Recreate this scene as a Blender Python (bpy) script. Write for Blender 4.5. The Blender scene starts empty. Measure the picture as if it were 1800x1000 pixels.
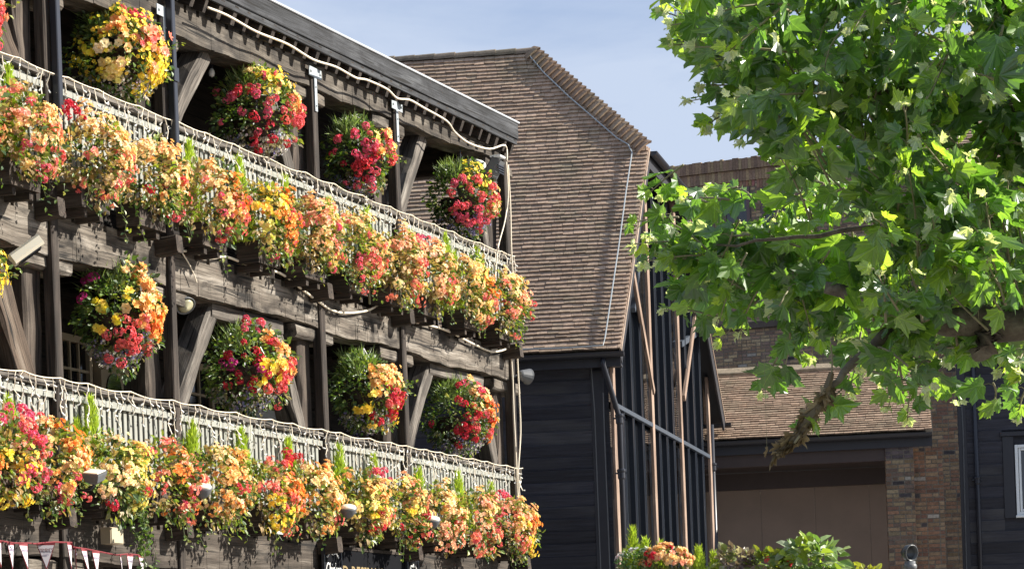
import bpy, math, random
import numpy as np
from mathutils import Vector, Matrix
random.seed(7)
SC = bpy.context.scene
COL = SC.collection
RAD = math.radians

# ------------------------------------------------------------------ survey of the photograph
F = 5000.0; TH = RAD(2.1); PX, PY = 900.0, 1235.0; EYE = 1.6
CT, ST = math.cos(TH), math.sin(TH)
def ray(px, py):
    a = px-PX; b = PY-py
    return ((a*CT+b*ST)/F, 1.0, (-a*ST+b*CT)/F)
def at(px, py, Y):
    r = ray(px, py); return Vector((r[0]*Y, Y, EYE+r[2]*Y))
AF = RAD(19.8)
D = Vector((math.sin(AF), math.cos(AF), 0)); N = Vector((math.cos(AF), -math.sin(AF), 0))
_r = ray(912, 830); O = Vector((_r[0]*36, 36, 0))
def fp(px, py, off=0.0):
    """point of the pub front: (s along the front, z)"""
    r = Vector(ray(px, py)); t = (O.dot(N)+off)/(r.x*N.x+r.y*N.y)
    p = Vector((r.x*t, t, EYE+r.z*t)); q = p-O
    return -(q.x*D.x+q.y*D.y), p.z
PUBROT = math.atan2(-math.cos(AF), -math.sin(AF))
def pw(s, off, z): return O - D*s + N*off + Vector((0, 0, z))

def S(r, g, b):
    f = lambda c: (c/255/12.92) if c <= 10 else ((c/255+.055)/1.055)**2.4
    return (f(r), f(g), f(b))

# ------------------------------------------------------------------ objects
def tag(o, label=None, cat=None, group=None, kind=None):
    if label: o['label'] = label
    if cat: o['category'] = cat
    if group: o['group'] = group
    if kind: o['kind'] = kind
    return o
def empty(name, loc, rz, label, cat, group=None):
    o = bpy.data.objects.new(name, None); COL.objects.link(o)
    o.location = loc; o.rotation_euler = (0, 0, rz); o.empty_display_size = .1
    return tag(o, label, cat, group)
def copy_tree(o, parent=None):
    c = o.copy(); COL.objects.link(c)
    if parent: c.parent = parent
    for ch in list(o.children): copy_tree(ch, c)
    return c

class MB:
    def __init__(s): s.v = []; s.f = []; s.m = []; s.g = []; s.c = []
    def add(s, V, Fc, mi=0, g=None, col=(1, 1, 1)):
        n = len(s.v); s.v += [tuple(p) for p in V]
        s.g += [tuple(q) for q in (g if g is not None else V)]
        s.c += [tuple(col)]*len(V)
        s.f += [tuple(i+n for i in f) for f in Fc]; s.m += [mi]*len(Fc)
    def bar(s, p0, p1, w, h, up=(0, 0, 1), seg=1, jit=0., cham=.0, col=(1, 1, 1), mi=0, bow=0.):
        """a timber from p0 to p1: w across, h along up; grain runs its length"""
        p0 = Vector(p0); p1 = Vector(p1); d = p1-p0; L = d.length; d.normalize()
        up = Vector(up); side = d.cross(up).normalized(); upv = side.cross(d).normalized()
        c = cham
        sec = [(-w/2+c, -h/2), (w/2-c, -h/2), (w/2, -h/2+c), (w/2, h/2-c), (w/2-c, h/2), (-w/2+c, h/2), (-w/2, h/2-c), (-w/2, -h/2+c)] if c else \
              [(-w/2, -h/2), (w/2, -h/2), (w/2, h/2), (-w/2, h/2)]
        k = len(sec); V = []; G = []; r0 = random.uniform(0, 50)
        for i in range(seg+1):
            t = i/seg; ctr = p0+d*(L*t)+upv*(bow*math.sin(math.pi*t))
            for a, b in sec:
                ja, jb = random.uniform(-jit, jit), random.uniform(-jit, jit)
                V.append(ctr+side*(a+ja)+upv*(b+jb)); G.append((L*t+r0, a+r0*.37, b+r0*.61))
        Fc = []
        for i in range(seg):
            for j in range(k):
                a = i*k+j; b = i*k+(j+1) % k
                Fc.append((a, b, b+k, a+k))
        Fc.append(tuple(reversed(range(k)))); Fc.append(tuple(range(seg*k, seg*k+k)))
        s.add(V, Fc, mi, G, col)
    def box(s, x0, x1, y0, y1, z0, z1, ax=0, col=(1, 1, 1), mi=0, cham=0.):
        a, b = [((x0, (y0+y1)/2, (z0+z1)/2), (x1, (y0+y1)/2, (z0+z1)/2)), (((x0+x1)/2, y0, (z0+z1)/2), ((x0+x1)/2, y1, (z0+z1)/2)), (((x0+x1)/2, (y0+y1)/2, z0), ((x0+x1)/2, (y0+y1)/2, z1))][ax]
        if ax == 0: s.bar(a, b, y1-y0, z1-z0, (0, 0, 1), cham=cham, col=col, mi=mi)
        if ax == 1: s.bar(a, b, x1-x0, z1-z0, (0, 0, 1), cham=cham, col=col, mi=mi)
        if ax == 2: s.bar(a, b, x1-x0, y1-y0, (0, 1, 0), cham=cham, col=col, mi=mi)
    def tube(s, P, r, n=6, col=(1, 1, 1), mi=0, caps=True):
        P = [Vector(p) for p in P]; R = r if isinstance(r, (list, tuple)) else [r]*len(P)
        V = []; G = []; L = 0
        for i, p in enumerate(P):
            d = (P[min(i+1, len(P)-1)]-P[max(i-1, 0)]); d = d.normalized() if d.length > 1e-9 else Vector((0, 0, 1))
            a = d.cross(Vector((0, 0, 1)) if abs(d.z) < .9 else Vector((1, 0, 0))).normalized(); b = d.cross(a)
            if i: L += (p-P[i-1]).length
            for j in range(n):
                t = 2*math.pi*j/n; q = a*math.cos(t)*R[i]+b*math.sin(t)*R[i]
                V.append(p+q); G.append((L, math.cos(t)*R[i], math.sin(t)*R[i]))
        Fc = [(i*n+j, i*n+(j+1) % n, (i+1)*n+(j+1) % n, (i+1)*n+j) for i in range(len(P)-1) for j in range(n)]
        if caps: Fc += [tuple(reversed(range(n))), tuple(range((len(P)-1)*n, len(P)*n))]
        s.add(V, Fc, mi, G, col)
    def lathe(s, prof, c, ax=(0, 0, 1), n=14, col=(1, 1, 1), mi=0):
        """prof: [(radius, height along ax)]"""
        ax = Vector(ax).normalized(); c = Vector(c)
        s.tube_prof([c+ax*h for r, h in prof], [r for r, h in prof], ax, n, col, mi)
    def tube_prof(s, P, R, ax, n, col, mi):
        a = ax.cross(Vector((0, 0, 1)) if abs(ax.z) < .9 else Vector((1, 0, 0))).normalized(); b = ax.cross(a)
        V = [p+a*math.cos(2*math.pi*j/n)*r+b*math.sin(2*math.pi*j/n)*r for p, r in zip(P, R) for j in range(n)]
        Fc = [(i*n+j, i*n+(j+1) % n, (i+1)*n+(j+1) % n, (i+1)*n+j) for i in range(len(P)-1) for j in range(n)]
        Fc += [tuple(reversed(range(n))), tuple(range((len(P)-1)*n, len(P)*n))]
        s.add(V, Fc, mi, None, col)
    def inst(s, T, pos, R, sc, col, mi=0):
        """many copies of a small shape: T = (verts, faces)"""
        tv, tf = T; n = len(pos)
        if n == 0: return
        V = np.einsum('nij,kj->nki', R, tv)*np.asarray(sc).reshape(-1, 1, 1)+np.asarray(pos)[:, None, :]
        k = len(tv); base = len(s.v); V = V.reshape(-1, 3)
        s.v += [tuple(p) for p in V.tolist()]; s.g += [tuple(q) for q in tv.tolist()]*n
        C = np.repeat(np.asarray(col).reshape(-1, 3), k, axis=0); s.c += [tuple(p) for p in C.tolist()]
        for i in range(n):
            o = base+i*k
            s.f += [tuple(j+o for j in f) for f in tf]
        s.m += [mi]*(n*len(tf))
    def build(s, name, mats, parent=None, smooth=False, loc=None):
        me = bpy.data.meshes.new(name); me.from_pydata(s.v, [], s.f)
        mats = mats if isinstance(mats, (list, tuple)) else [mats]
        for m in mats: me.materials.append(m)
        me.polygons.foreach_set('material_index', s.m)
        if smooth: me.polygons.foreach_set('use_smooth', [True]*len(s.f))
        a = me.attributes.new('g', 'FLOAT_VECTOR', 'POINT'); a.data.foreach_set('vector', np.array(s.g, dtype=np.float32).ravel())
        c = np.ones((len(s.v), 4), dtype=np.float32); c[:, :3] = s.c
        a = me.attributes.new('col', 'FLOAT_COLOR', 'POINT'); a.data.foreach_set('color', c.ravel())
        me.update()
        o = bpy.data.objects.new(name, me); COL.objects.link(o)
        if parent: o.parent = parent
        if loc is not None: o.location = loc
        return o

def rots(dirs, roll=None, rng=None):
    """rotation matrices whose local z points along dirs, spun at random"""
    d = np.asarray(dirs, float); d = d/np.linalg.norm(d, axis=1, keepdims=True); n = len(d)
    t = np.where(np.abs(d[:, 2:3]) < .9, [[0, 0, 1.]], [[1., 0, 0]])
    x = np.cross(t, d); x /= np.linalg.norm(x, axis=1, keepdims=True); y = np.cross(d, x)
    r = rng.uniform(0, 2*np.pi, n) if roll is None else roll
    c, s_ = np.cos(r)[:, None], np.sin(r)[:, None]
    return np.stack([x*c+y*s_, -x*s_+y*c, d], axis=2)
def rots_axis(yax, zax):
    """local y along yax, local z as near zax as it can be"""
    y = np.asarray(yax, float); y = y/np.linalg.norm(y, axis=1, keepdims=True)
    z = np.asarray(zax, float); z = z-(z*y).sum(1, keepdims=True)*y; z /= np.linalg.norm(z, axis=1, keepdims=True)+1e-9
    return np.stack([np.cross(y, z), y, z], axis=2)

# ------------------------------------------------------------------ materials
def mat(name):
    m = bpy.data.materials.new(name); m.use_nodes = True; nt = m.node_tree
    nt.nodes.clear(); out = nt.nodes.new('ShaderNodeOutputMaterial')
    return m, nt, out
def nd(nt, t, **kw):
    n = nt.nodes.new(t)
    for k, v in kw.items():
        if k.startswith('i_'):
            key = k[2:]; key = int(key) if key.isdigit() else key.replace('_', ' ')
            n.inputs[key].default_value = v
        else: setattr(n, k, v)
    return n
def ramp(nt, fac, stops):
    r = nt.nodes.new('ShaderNodeValToRGB'); e = r.color_ramp.elements
    while len(e) < len(stops): e.new(.5)
    for x, (p, c) in zip(e, stops): x.position = p; x.color = (*c, 1)
    nt.links.new(fac, r.inputs[0]); return r.outputs[0]
def mixc(nt, a, b, fac, mode='MIX'):
    n = nt.nodes.new('ShaderNodeMix'); n.data_type = 'RGBA'; n.blend_type = mode
    for src, sock in ((fac, n.inputs[0]), (a, n.inputs[6]), (b, n.inputs[7])):
        if hasattr(src, 'links'): nt.links.new(src, sock)
        elif isinstance(src, (int, float)): sock.default_value = src
        else: sock.default_value = (*src, 1)
    return n.outputs[2]
def attr(nt, n): return nd(nt, 'ShaderNodeAttribute', attribute_name=n)
def mapped(nt, vec, scale):
    m = nd(nt, 'ShaderNodeMapping'); m.inputs['Scale'].default_value = scale; nt.links.new(vec, m.inputs[0]); return m.outputs[0]
def noise(nt, vec, scale, detail=4, rough=.6, dist=0.):
    n = nd(nt, 'ShaderNodeTexNoise', i_Scale=scale, i_Detail=detail, i_Roughness=rough, i_Distortion=dist); nt.links.new(vec, n.inputs['Vector']); return n.outputs['Fac']
def bump(nt, h, strength, dist, normal=None):
    b = nd(nt, 'ShaderNodeBump', i_Strength=strength, i_Distance=dist); nt.links.new(h, b.inputs['Height'])
    if normal: nt.links.new(normal, b.inputs['Normal'])
    return b.outputs[0]
def wood(name, dark, mid, light, stain=(.03, .028, .025), stain_amt=.5, rough=.85):
    m, nt, out = mat(name); g = attr(nt, 'g').outputs['Vector']
    fine = noise(nt, mapped(nt, g, (1.6, 75, 75)), 1, 6, .72, .3)
    mid_ = noise(nt, mapped(nt, g, (1.1, 9, 9)), 1, 4, .6, .25)
    blot = noise(nt, mapped(nt, g, (1.6, 3.5, 3.5)), 1, 5, .62, .3)
    c = ramp(nt, mid_, [(.3, dark), (.52, mid), (.75, light)])
    c = mixc(nt, c, ramp(nt, fine, [(.34, (.22, .21, .2)), (.56, (1.1, 1.1, 1.1))]), .85, 'MULTIPLY')
    c = mixc(nt, c, stain, mixfac(nt, blot, .49, .63, stain_amt))
    crack = noise(nt, mapped(nt, g, (.9, 26, 26)), 1, 2, .5, .5)
    c = mixc(nt, c, (.012, .011, .01), mixfac(nt, crack, .64, .68, .95))
    p = nd(nt, 'ShaderNodeBsdfPrincipled', i_Roughness=rough); p.inputs['Specular IOR Level'].default_value = .25
    nt.links.new(c, p.inputs['Base Color']); nt.links.new(bump(nt, fine, .55, .012, bump(nt, mid_, .25, .015)), p.inputs['Normal'])
    nt.links.new(p.outputs[0], out.inputs[0]); return m
def mixfac(nt, v, a, b, amt):
    n = nd(nt, 'ShaderNodeMapRange', i_1=a, i_2=b, i_3=0., i_4=amt); nt.links.new(v, n.inputs[0]); return n.outputs[0]
def plain(name, col, rough=.6, metal=0., spec=.5, var=.25, scale=6., bmp=.0, attrcol=False):
    m, nt, out = mat(name); tc = nd(nt, 'ShaderNodeTexCoord').outputs['Object']
    n = noise(nt, tc, scale, 5, .6)
    c = mixc(nt, tuple(x*(1-var) for x in col), tuple(min(1, x*(1+var*.6)) for x in col), n)
    if attrcol: c = mixc(nt, c, attr(nt, 'col').outputs['Color'], 1., 'MULTIPLY')
    p = nd(nt, 'ShaderNodeBsdfPrincipled', i_Roughness=rough, i_Metallic=metal); p.inputs['Specular IOR Level'].default_value = spec
    nt.links.new(c, p.inputs['Base Color'])
    if bmp: nt.links.new(bump(nt, noise(nt, tc, scale*4, 5, .65), bmp, .01), p.inputs['Normal'])
    nt.links.new(p.outputs[0], out.inputs[0]); return m
def leafy(name, trans=.4, tcol=(1.7, 1.9, .9), gloss=.06, rough=.4, veins=False):
    m, nt, out = mat(name); c = attr(nt, 'col').outputs['Color']
    if veins:
        tc = nd(nt, 'ShaderNodeTexCoord').outputs['Object']
        c = mixc(nt, c, (1.3, 1.28, 1.1), mixfac(nt, noise(nt, tc, 22, 3), .4, .7, .8), 'MULTIPLY')
        sx = nd(nt, 'ShaderNodeSeparateXYZ'); nt.links.new(attr(nt, 'g').outputs['Vector'], sx.inputs[0])
        def mth(op, a, b=None):
            n = nd(nt, 'ShaderNodeMath', operation=op)
            for i, v in enumerate((a, b)):
                if v is None: continue
                if hasattr(v, 'links'): nt.links.new(v, n.inputs[i])
                else: n.inputs[i].default_value = v
            return n.outputs[0]
        yy = mth('SUBTRACT', sx.outputs[1], .02); ang = mth('ARCTAN2', sx.outputs[0], yy); rad_ = mth('SQRT', mth('ADD', mth('MULTIPLY', sx.outputs[0], sx.outputs[0]), mth('MULTIPLY', yy, yy)))
        dv = mth('MULTIPLY', mth('ABSOLUTE', mth('SINE', mth('MULTIPLY', ang, 4.4))), rad_)
        side = mth('ABSOLUTE', mth('SINE', mth('ADD', mth('MULTIPLY', sx.outputs[1], 24), mth('MULTIPLY', mth('ABSOLUTE', sx.outputs[0]), -22))))
        c = mixc(nt, c, (1.9, 1.7, 1.6), mixfac(nt, dv, .075, .03, .75), 'MULTIPLY'); c = mixc(nt, c, (1.35, 1.3, 1.2), mixfac(nt, side, .22, .0, .6), 'MULTIPLY')
    d = nd(nt, 'ShaderNodeBsdfDiffuse'); t = nd(nt, 'ShaderNodeBsdfTranslucent'); gl = nd(nt, 'ShaderNodeBsdfGlossy', i_Roughness=rough)
    nt.links.new(c, d.inputs[0]); nt.links.new(mixc(nt, c, tcol, 1., 'MULTIPLY'), t.inputs[0])
    a = nd(nt, 'ShaderNodeMixShader', i_Fac=trans); nt.links.new(d.outputs[0], a.inputs[1]); nt.links.new(t.outputs[0], a.inputs[2])
    b = nd(nt, 'ShaderNodeMixShader', i_Fac=gloss); nt.links.new(a.outputs[0], b.inputs[1]); nt.links.new(gl.outputs[0], b.inputs[2])
    nt.links.new(b.outputs[0], out.inputs[0]); return m

M = {}
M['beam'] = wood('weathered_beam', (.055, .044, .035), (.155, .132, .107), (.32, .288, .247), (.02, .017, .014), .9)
M['lowbeam'] = wood('dark_low_beam', (.03, .024, .019), (.07, .057, .046), (.16, .138, .115), (.018, .016, .014), .8)  # darker wood tones for the lower floor beams
M['eaves'] = wood('eaves_timber', (.035, .029, .023), (.10, .085, .069), (.23, .205, .172), (.02, .018, .017), .7)
M['post'] = wood('dark_post', (.022, .018, .015), (.052, .041, .034), (.11, .092, .076), (.02, .017, .015), .6)
M['heavy'] = wood('heavy_post', (.04, .031, .026), (.085, .066, .052), (.16, .13, .105), (.015, .012, .01), .5)
M['brace'] = wood('brace_wood', (.055, .048, .041), (.14, .122, .104), (.28, .255, .22), (.04, .036, .032), .6)
M['darkbrace'] = wood('brown_brace', (.05, .035, .026), (.11, .08, .058), (.24, .2, .16), (.02, .015, .012), .6)
M['fascia'] = wood('fascia_board', (.025, .026, .028), (.05, .052, .057), (.10, .104, .11), (.012, .012, .013), .5)
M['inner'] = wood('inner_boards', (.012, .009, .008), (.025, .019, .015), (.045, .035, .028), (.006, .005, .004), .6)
M['hand'] = wood('handrail', (.06, .055, .05), (.14, .125, .11), (.28, .26, .23), (.03, .028, .025), .5)
M['planter'] = wood('planter_wood', (.03, .023, .018), (.065, .05, .04), (.13, .105, .085), (.015, .012, .01), .5)
M['picket'] = plain('picket_paint', S(142, 143, 134), .6, var=.3, scale=9)
M['cream'] = plain('cream_joinery', S(176, 160, 134), .6, var=.2)
M['dark_glass'] = plain('dark_glass', (.01, .011, .013), .06, spec=.8, var=.3)
M['black_metal'] = plain('black_iron', S(38, 40, 48), .35, var=.3)
M['grey_metal'] = plain('galvanised', S(160, 168, 172), .55, .0, var=.3, scale=15)
M['cap_metal'] = plain('roof_cap_lead', S(190, 194, 198), .45, .2, var=.2)
M['cable'] = plain('white_cable', S(226, 214, 192), .6, var=.12)
M['bulb'] = plain('milky_bulb', S(235, 236, 232), .2, var=.06)
M['lampgrey'] = plain('lamp_housing', S(96, 98, 100), .45, var=.25)
M['lamplens'] = plain('lamp_lens', S(240, 232, 210), .25, var=.08)
M['petal'] = leafy('petals', .30, (1.15, 1.05, .95), .03, .5)
M['foliage'] = leafy('small_leaves', .35, (1.6, 1.7, .8), .06, .45)
M['conifer'] = leafy('conifer_sprays', .35, (1.4, 1.4, .8), .02, .6)
M['planeleaf'] = leafy('plane_leaves', .50, (2.65, 2.55, .95), .09, .38, True)
M['twig'] = plain('twig', (.22, .2, .11), .7, var=.3, scale=30)
M['roofdeck'] = plain('roof_felt', (.06, .055, .05), .9, var=.3)

# ------------------------------------------------------------------ small shape templates
def T_leaf(w=.32, fold=.12):
    v = np.array([(0, 0, 0), (w, .4, fold), (w*.6, .78, fold*.6), (0, 1, -.06), (-w*.6, .78, fold*.6), (-w, .4, fold), (0, .45, 0)], float)
    return v, [(0, 1, 6), (1, 2, 6), (2, 3, 6), (3, 4, 6), (4, 5, 6), (5, 0, 6)]
def T_petals(n, r0, rise, inner=0):
    V = []; Fc = []
    def ring(k, rad, h, tw, wd):
        for i in range(k):
            a = 2*math.pi*(i+tw)/k; c, s_ = math.cos(a), math.sin(a); px, py = -s_, c
            b = len(V)
            V.extend([(c*.08*rad, s_*.08*rad, 0), (c*rad*.6+px*wd, s_*rad*.6+py*wd, h*.55), (c*rad, s_*rad, h), (c*rad*.6-px*wd, s_*rad*.6-py*wd, h*.55)])
            Fc.append((b, b+1, b+2, b+3))
    ring(n, r0, rise, 0, r0*.46)
    if inner: ring(inner, r0*.6, rise+.3, .5, r0*.3)
    return np.array(V, float), Fc
T_beg = T_petals(6, 1., .28, 4)
T_star = T_petals(5, 1., .2)
def T_cluster(k, seed):
    r = random.Random(seed); V = []; Fc = []
    for i in range(k):
        z = r.uniform(-.15, 1); a = r.uniform(0, 6.283); q = math.sqrt(max(0, 1-z*z)); d = Vector((q*math.cos(a), q*math.sin(a), z))
        t = d.cross(Vector((.3, .5, .81))).normalized(); u = d.cross(t); p = d*.75
        for m_ in range(2):
            b = len(V); e1 = (t if m_ == 0 else u)*.42; e2 = (u if m_ == 0 else -t)*.26
            V.extend([tuple(p-e1), tuple(p+e2+d*.16), tuple(p+e1), tuple(p-e2+d*.16)]); Fc.append((b, b+1, b+2, b+3))
    return np.array(V, float), Fc
T_ger = T_cluster(11, 3)
T_sl = T_leaf()
T_spray = (np.array([(-.04, 0, 0), (.04, 0, 0), (.075, .35, .03), (.035, .6, 0), (0, 1, -.03), (-.035, .62, .02), (-.075, .4, 0)], float), [(0, 1, 2, 3, 4, 5, 6)])

PAL = {'peach': (.95, .62, .28), 'cream': (.95, .80, .46), 'orange': (.94, .34, .07), 'apricot': (.95, .48, .13), 'coral': (.87, .21, .20),
       'pink': (.86, .17, .26), 'red': (.70, .05, .08), 'yellow': (.94, .70, .06), 'lemon': (.95, .82, .24), 'magenta': (.62, .05, .27),
       'blue': (.28, .26, .50), 'white': (.76, .74, .72), 'salmon': (.93, .41, .27)}
NEXT = {'peach': 'cream', 'cream': 'peach', 'orange': 'apricot', 'apricot': 'cream', 'coral': 'peach', 'salmon': 'cream', 'lemon': 'cream', 'yellow': 'lemon'}
def jitter(rng, c, n, a=.16):
    c = np.array(c)[None, :]*(1+rng.uniform(-a, a, (n, 3))*[[.5, 1, 1]]); return np.clip(c*(1+rng.uniform(-.12, .1, (n, 1))), 0, .97)
def sphere_dirs(rng, n):
    d = rng.normal(size=(n, 3)); return d/np.linalg.norm(d, axis=1, keepdims=True)

def bloom_mesh(mb, rng, clumps):
    """clumps: (centre, normal, radius, colour key, count, size, kind)"""
    for c, nrm, rad, key, cnt, size, kind in clumps:
        d = sphere_dirs(rng, cnt); p = np.array(c)+d*rad*rng.uniform(.2, 1, (cnt, 1))**.6*[[1, 1, .8]]
        dirs = np.array(nrm)*1.0+d*.75+np.array([0, .2, .1])
        T = {'beg': T_beg, 'ger': T_ger, 'star': T_star}[kind]
        cc = jitter(rng, PAL[key], cnt)
        if kind == 'beg':                                     # double begonias fade from one tint to the next
            f = rng.uniform(0, .75, (cnt, 1))**1.5; cc = cc*(1-f)+np.array(PAL[NEXT.get(key, key)])*f
        mb.inst(T, p, rots(dirs, rng=rng), size*rng.uniform(.6, 1.35, cnt), cc)
def leaf_mesh(mb, rng, P, out, size, cols):
    n = len(P)
    y = out+rng.normal(size=(n, 3))*.5+np.array([0, 0, -.25]); z = rng.normal(size=(n, 3))*.5+np.array([0, .4, .9])
    mb.inst(T_sl, P, rots_axis(y, z), size*rng.uniform(.6, 1.35, n), cols)
GREENS = np.array([(.075, .135, .03), (.11, .18, .035), (.04, .085, .022), (.19, .26, .05), (.25, .24, .09), (.28, .32, .05)])
def greens(rng, n, w=None):
    i = rng.choice(len(GREENS), n, p=w); return GREENS[i]*(1+rng.uniform(-.25, .25, (n, 1)))

# ================================================================== THE TIMBER PUB
pub = empty('timber_pub', O, PUBROT, 'weathered timber pub with two galleried balconies covered in flowers', 'building')
POSTS = [0, 3.68, 6.0, 9.55, 11.82, 15.4, 17.7]
END = 18.2
zf = lambda s: 8.70-.0125*(s-.1)          # underside of the eaves board
zb = lambda s: 8.43-.034*s                # underside of the eaves beam
BK = -1.7
# outer and heavy inner posts
for p in POSTS:
    mb = MB(); mb.bar((p+.06, -.055, 0), (p+.06, -.055, zb(p)+.2), .125, .11, (0, 1, 0), 14, .004, .012); mb.build('outer_post', M['post'], pub)
    mb = MB()
    for z0, z1 in ((0, 2.98), (3.42, 5.52), (6.07, zb(p)-.14)):
        mb.bar((p+.2, -.30, z0), (p+.2, -.30, z1), .30, .28, (0, 1, 0), 8, .012, .03)
    mb.build('inner_post', M['heavy'], pub)
    for z in (5.52, zb(p)-.14, 2.86):
        mb = MB(); mb.bar((p-.36, -.22, z+.07), (p+.62, -.22, z+.07), .30, .14, (0, 0, 1), 5, .008, .025); mb.build('corbel_block', M['beam'], pub)
# beams with the joist notches along their tops
def notched(s0, s1, zlo, zhi, y0, y1, bow=0):
    """timber lying along s with square notches cut into its upper edge"""
    mb = MB(); top = []; bot = []; s = s0+.12; r0 = random.uniform(0, 40)
    top.append((s0, 0))
    while s < s1-.2:
        w = random.uniform(.05, .075); dp = random.uniform(.05, .085); j = random.uniform(-.006, .006)
        top += [(s, j), (s, -dp), (s+w, -dp), (s+w, j)]; s += random.uniform(.25, .34)
    top.append((s1, 0))
    V = []; G = []; n = len(top)
    for y in (y0, y1):
        for k, (a, dz) in enumerate(top): V.append((a, y, zhi(a)+dz)); G.append((a+r0, y*.6, zhi(a)+dz+r0))
        for a, dz in top:
            w = .005*math.sin(a*3.1+r0)+.004*math.sin(a*9+r0)+random.uniform(-.004, .004); V.append((a, y+(0 if y == y0 else w), zlo(a)+w)); G.append((a+r0, y*.6, zlo(a)+r0))
    Fc = []
    for i in range(n-1):
        Fc += [(2*n+i, 2*n+i+1, 2*n+n+i+1, 2*n+n+i), (i+1, i, n+i, n+i+1), (i, i+1, 2*n+i+1, 2*n+i), (n+i+1, n+i, 3*n+i, 3*n+i+1)]
    Fc += [(0, 2*n, 3*n, n), (n-1, 2*n-1, 4*n-1, 3*n-1)]
    mb.add(V, Fc, 0, G); return mb
E2 = POSTS+[END]
for a, b in zip(POSTS, E2[1:]):
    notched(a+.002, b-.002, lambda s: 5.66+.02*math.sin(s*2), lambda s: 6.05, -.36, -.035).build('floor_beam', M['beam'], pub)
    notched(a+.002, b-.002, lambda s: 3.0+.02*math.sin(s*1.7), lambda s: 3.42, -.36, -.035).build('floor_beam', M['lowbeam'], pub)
    notched(a+.002, b-.002, lambda s: zb(s)+.012*math.sin(s*2.1), lambda s: zb(s)+.33, -.36, -.035).build('eaves_beam', M['eaves'], pub)
# end beams running back from the corner
for z0, z1 in ((5.66, 6.05), (3.0, 3.42), (8.3, 8.7)):
    mb = MB(); mb.bar((.15, -.36, (z0+z1)/2), (.15, -7, (z0+z1)/2), .28, z1-z0-.02, (0, 0, 1), 6, .01, .02); mb.build('end_beam', M['heavy'], pub)
# braces and bolsters
def brace(s0, z0, s1, z1, w=.19, m='brace'):
    mb = MB(); mb.bar((s0, -.27, z0), (s1, -.27, z1), .24, w, (0, 0, 1), 7, .008, .02, bow=.03); mb.build('brace', M[m], pub)
for a, b in ((0, 3.68), (6.0, 9.55), (11.82, 15.4)):
    for fl, tp in ((4.25, 5.64), (6.95, zb((a+b)/2)-.03)):
        brace(b-.12, fl, b-1.2, tp); brace(a+.22, fl, a+.95, tp, .30 if a > 11 else .19, 'darkbrace' if a > 11 else 'brace')
    mb = MB(); mb.bar((a+.82, -.25, 5.585), (b-1.05, -.25, 5.585), .24, .15, (0, 0, 1), 6, .008, .02); mb.build('bolster', M['brace'], pub)
# balcony floors with joists
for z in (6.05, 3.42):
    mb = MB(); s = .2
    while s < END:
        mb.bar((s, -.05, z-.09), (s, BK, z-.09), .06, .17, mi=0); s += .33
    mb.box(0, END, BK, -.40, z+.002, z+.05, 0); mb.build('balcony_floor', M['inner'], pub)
# back wall, end walls, ground floor front, windows
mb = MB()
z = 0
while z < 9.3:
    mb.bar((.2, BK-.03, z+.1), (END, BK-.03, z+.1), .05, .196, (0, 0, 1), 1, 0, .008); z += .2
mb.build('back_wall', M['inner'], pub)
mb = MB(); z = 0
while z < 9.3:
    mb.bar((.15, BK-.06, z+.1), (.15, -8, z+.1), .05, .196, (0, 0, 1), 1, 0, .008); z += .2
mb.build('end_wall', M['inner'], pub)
mb = MB(); s = .3
while s < END:
    w = random.uniform(.16, .24); mb.bar((s+w/2, -.5, 0), (s+w/2, -.5, 3.0), w-.006, .05, (0, 1, 0), 1, 0, .006); s += w
mb.build('ground_floor_wall', M['heavy'], pub)
mb = MB(); s = -6.9                                        # brown boards closing the end of the lower gallery
while s < -.4:
    if s > BK-.3: mb.bar((.12, s+.07, 3.47), (.12, s+.07, 4.62), .136, .03, (1, 0, 0), 1, 0, .004)
    s += .145
mb.build('end_boarding', wood('red_brown_boards', (.06, .028, .018), (.12, .055, .035), (.18, .09, .06), (.03, .016, .012), .4), pub)
mb = MB(); mb.bar((.1, -.1, 7.22), (.1, BK, 7.22), .1, .07)
for k in range(17): mb.box(.08, .11, -.16-k*.11, -.1-k*.11, 6.2, 7.18, 2)
mb.build('end_railing', M['hand'], pub)
def window(s, z, w, h, cols, rows, name='window', arched=False):
    t = MB(); y = BK+.02
    t.box(s-w/2-.06, s+w/2+.06, y, y+.05, z+h, z+h+.07, 0); t.box(s-w/2-.06, s+w/2+.06, y, y+.06, z-.07, z, 0)
    for q in (s-w/2-.06, s+w/2): t.box(q, q+.06, y, y+.05, z+.001, z+h-.001, 2)
    for i in range(1, cols): q = s-w/2+w*i/cols; t.box(q-.013, q+.013, y+.008, y+.034, z+.002, z+h-.002, 2)
    for j in range(1, rows): q = z+h*j/rows; t.box(s-w/2+.002, s+w/2-.002, y+.008, y+.038, q-.013, q+.013, 0)
    f = t.build(name, M['cream'], pub)
    g = MB(); g.box(s-w/2, s+w/2, y-.01, y+.006, z, z+h, 0); g.build('pane', M['dark_glass'], f)
for s, w in ((9.95, .95), (8.55, .55), (5.85, .8), (12.3, .8), (14, .9)): window(s, 4.55, w, .82, 3, 3)
for s, w in ((8.2, .9), (13.0, .9), (4.2, .8)): window(s, 7.0, w, .9, 2, 3)
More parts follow.
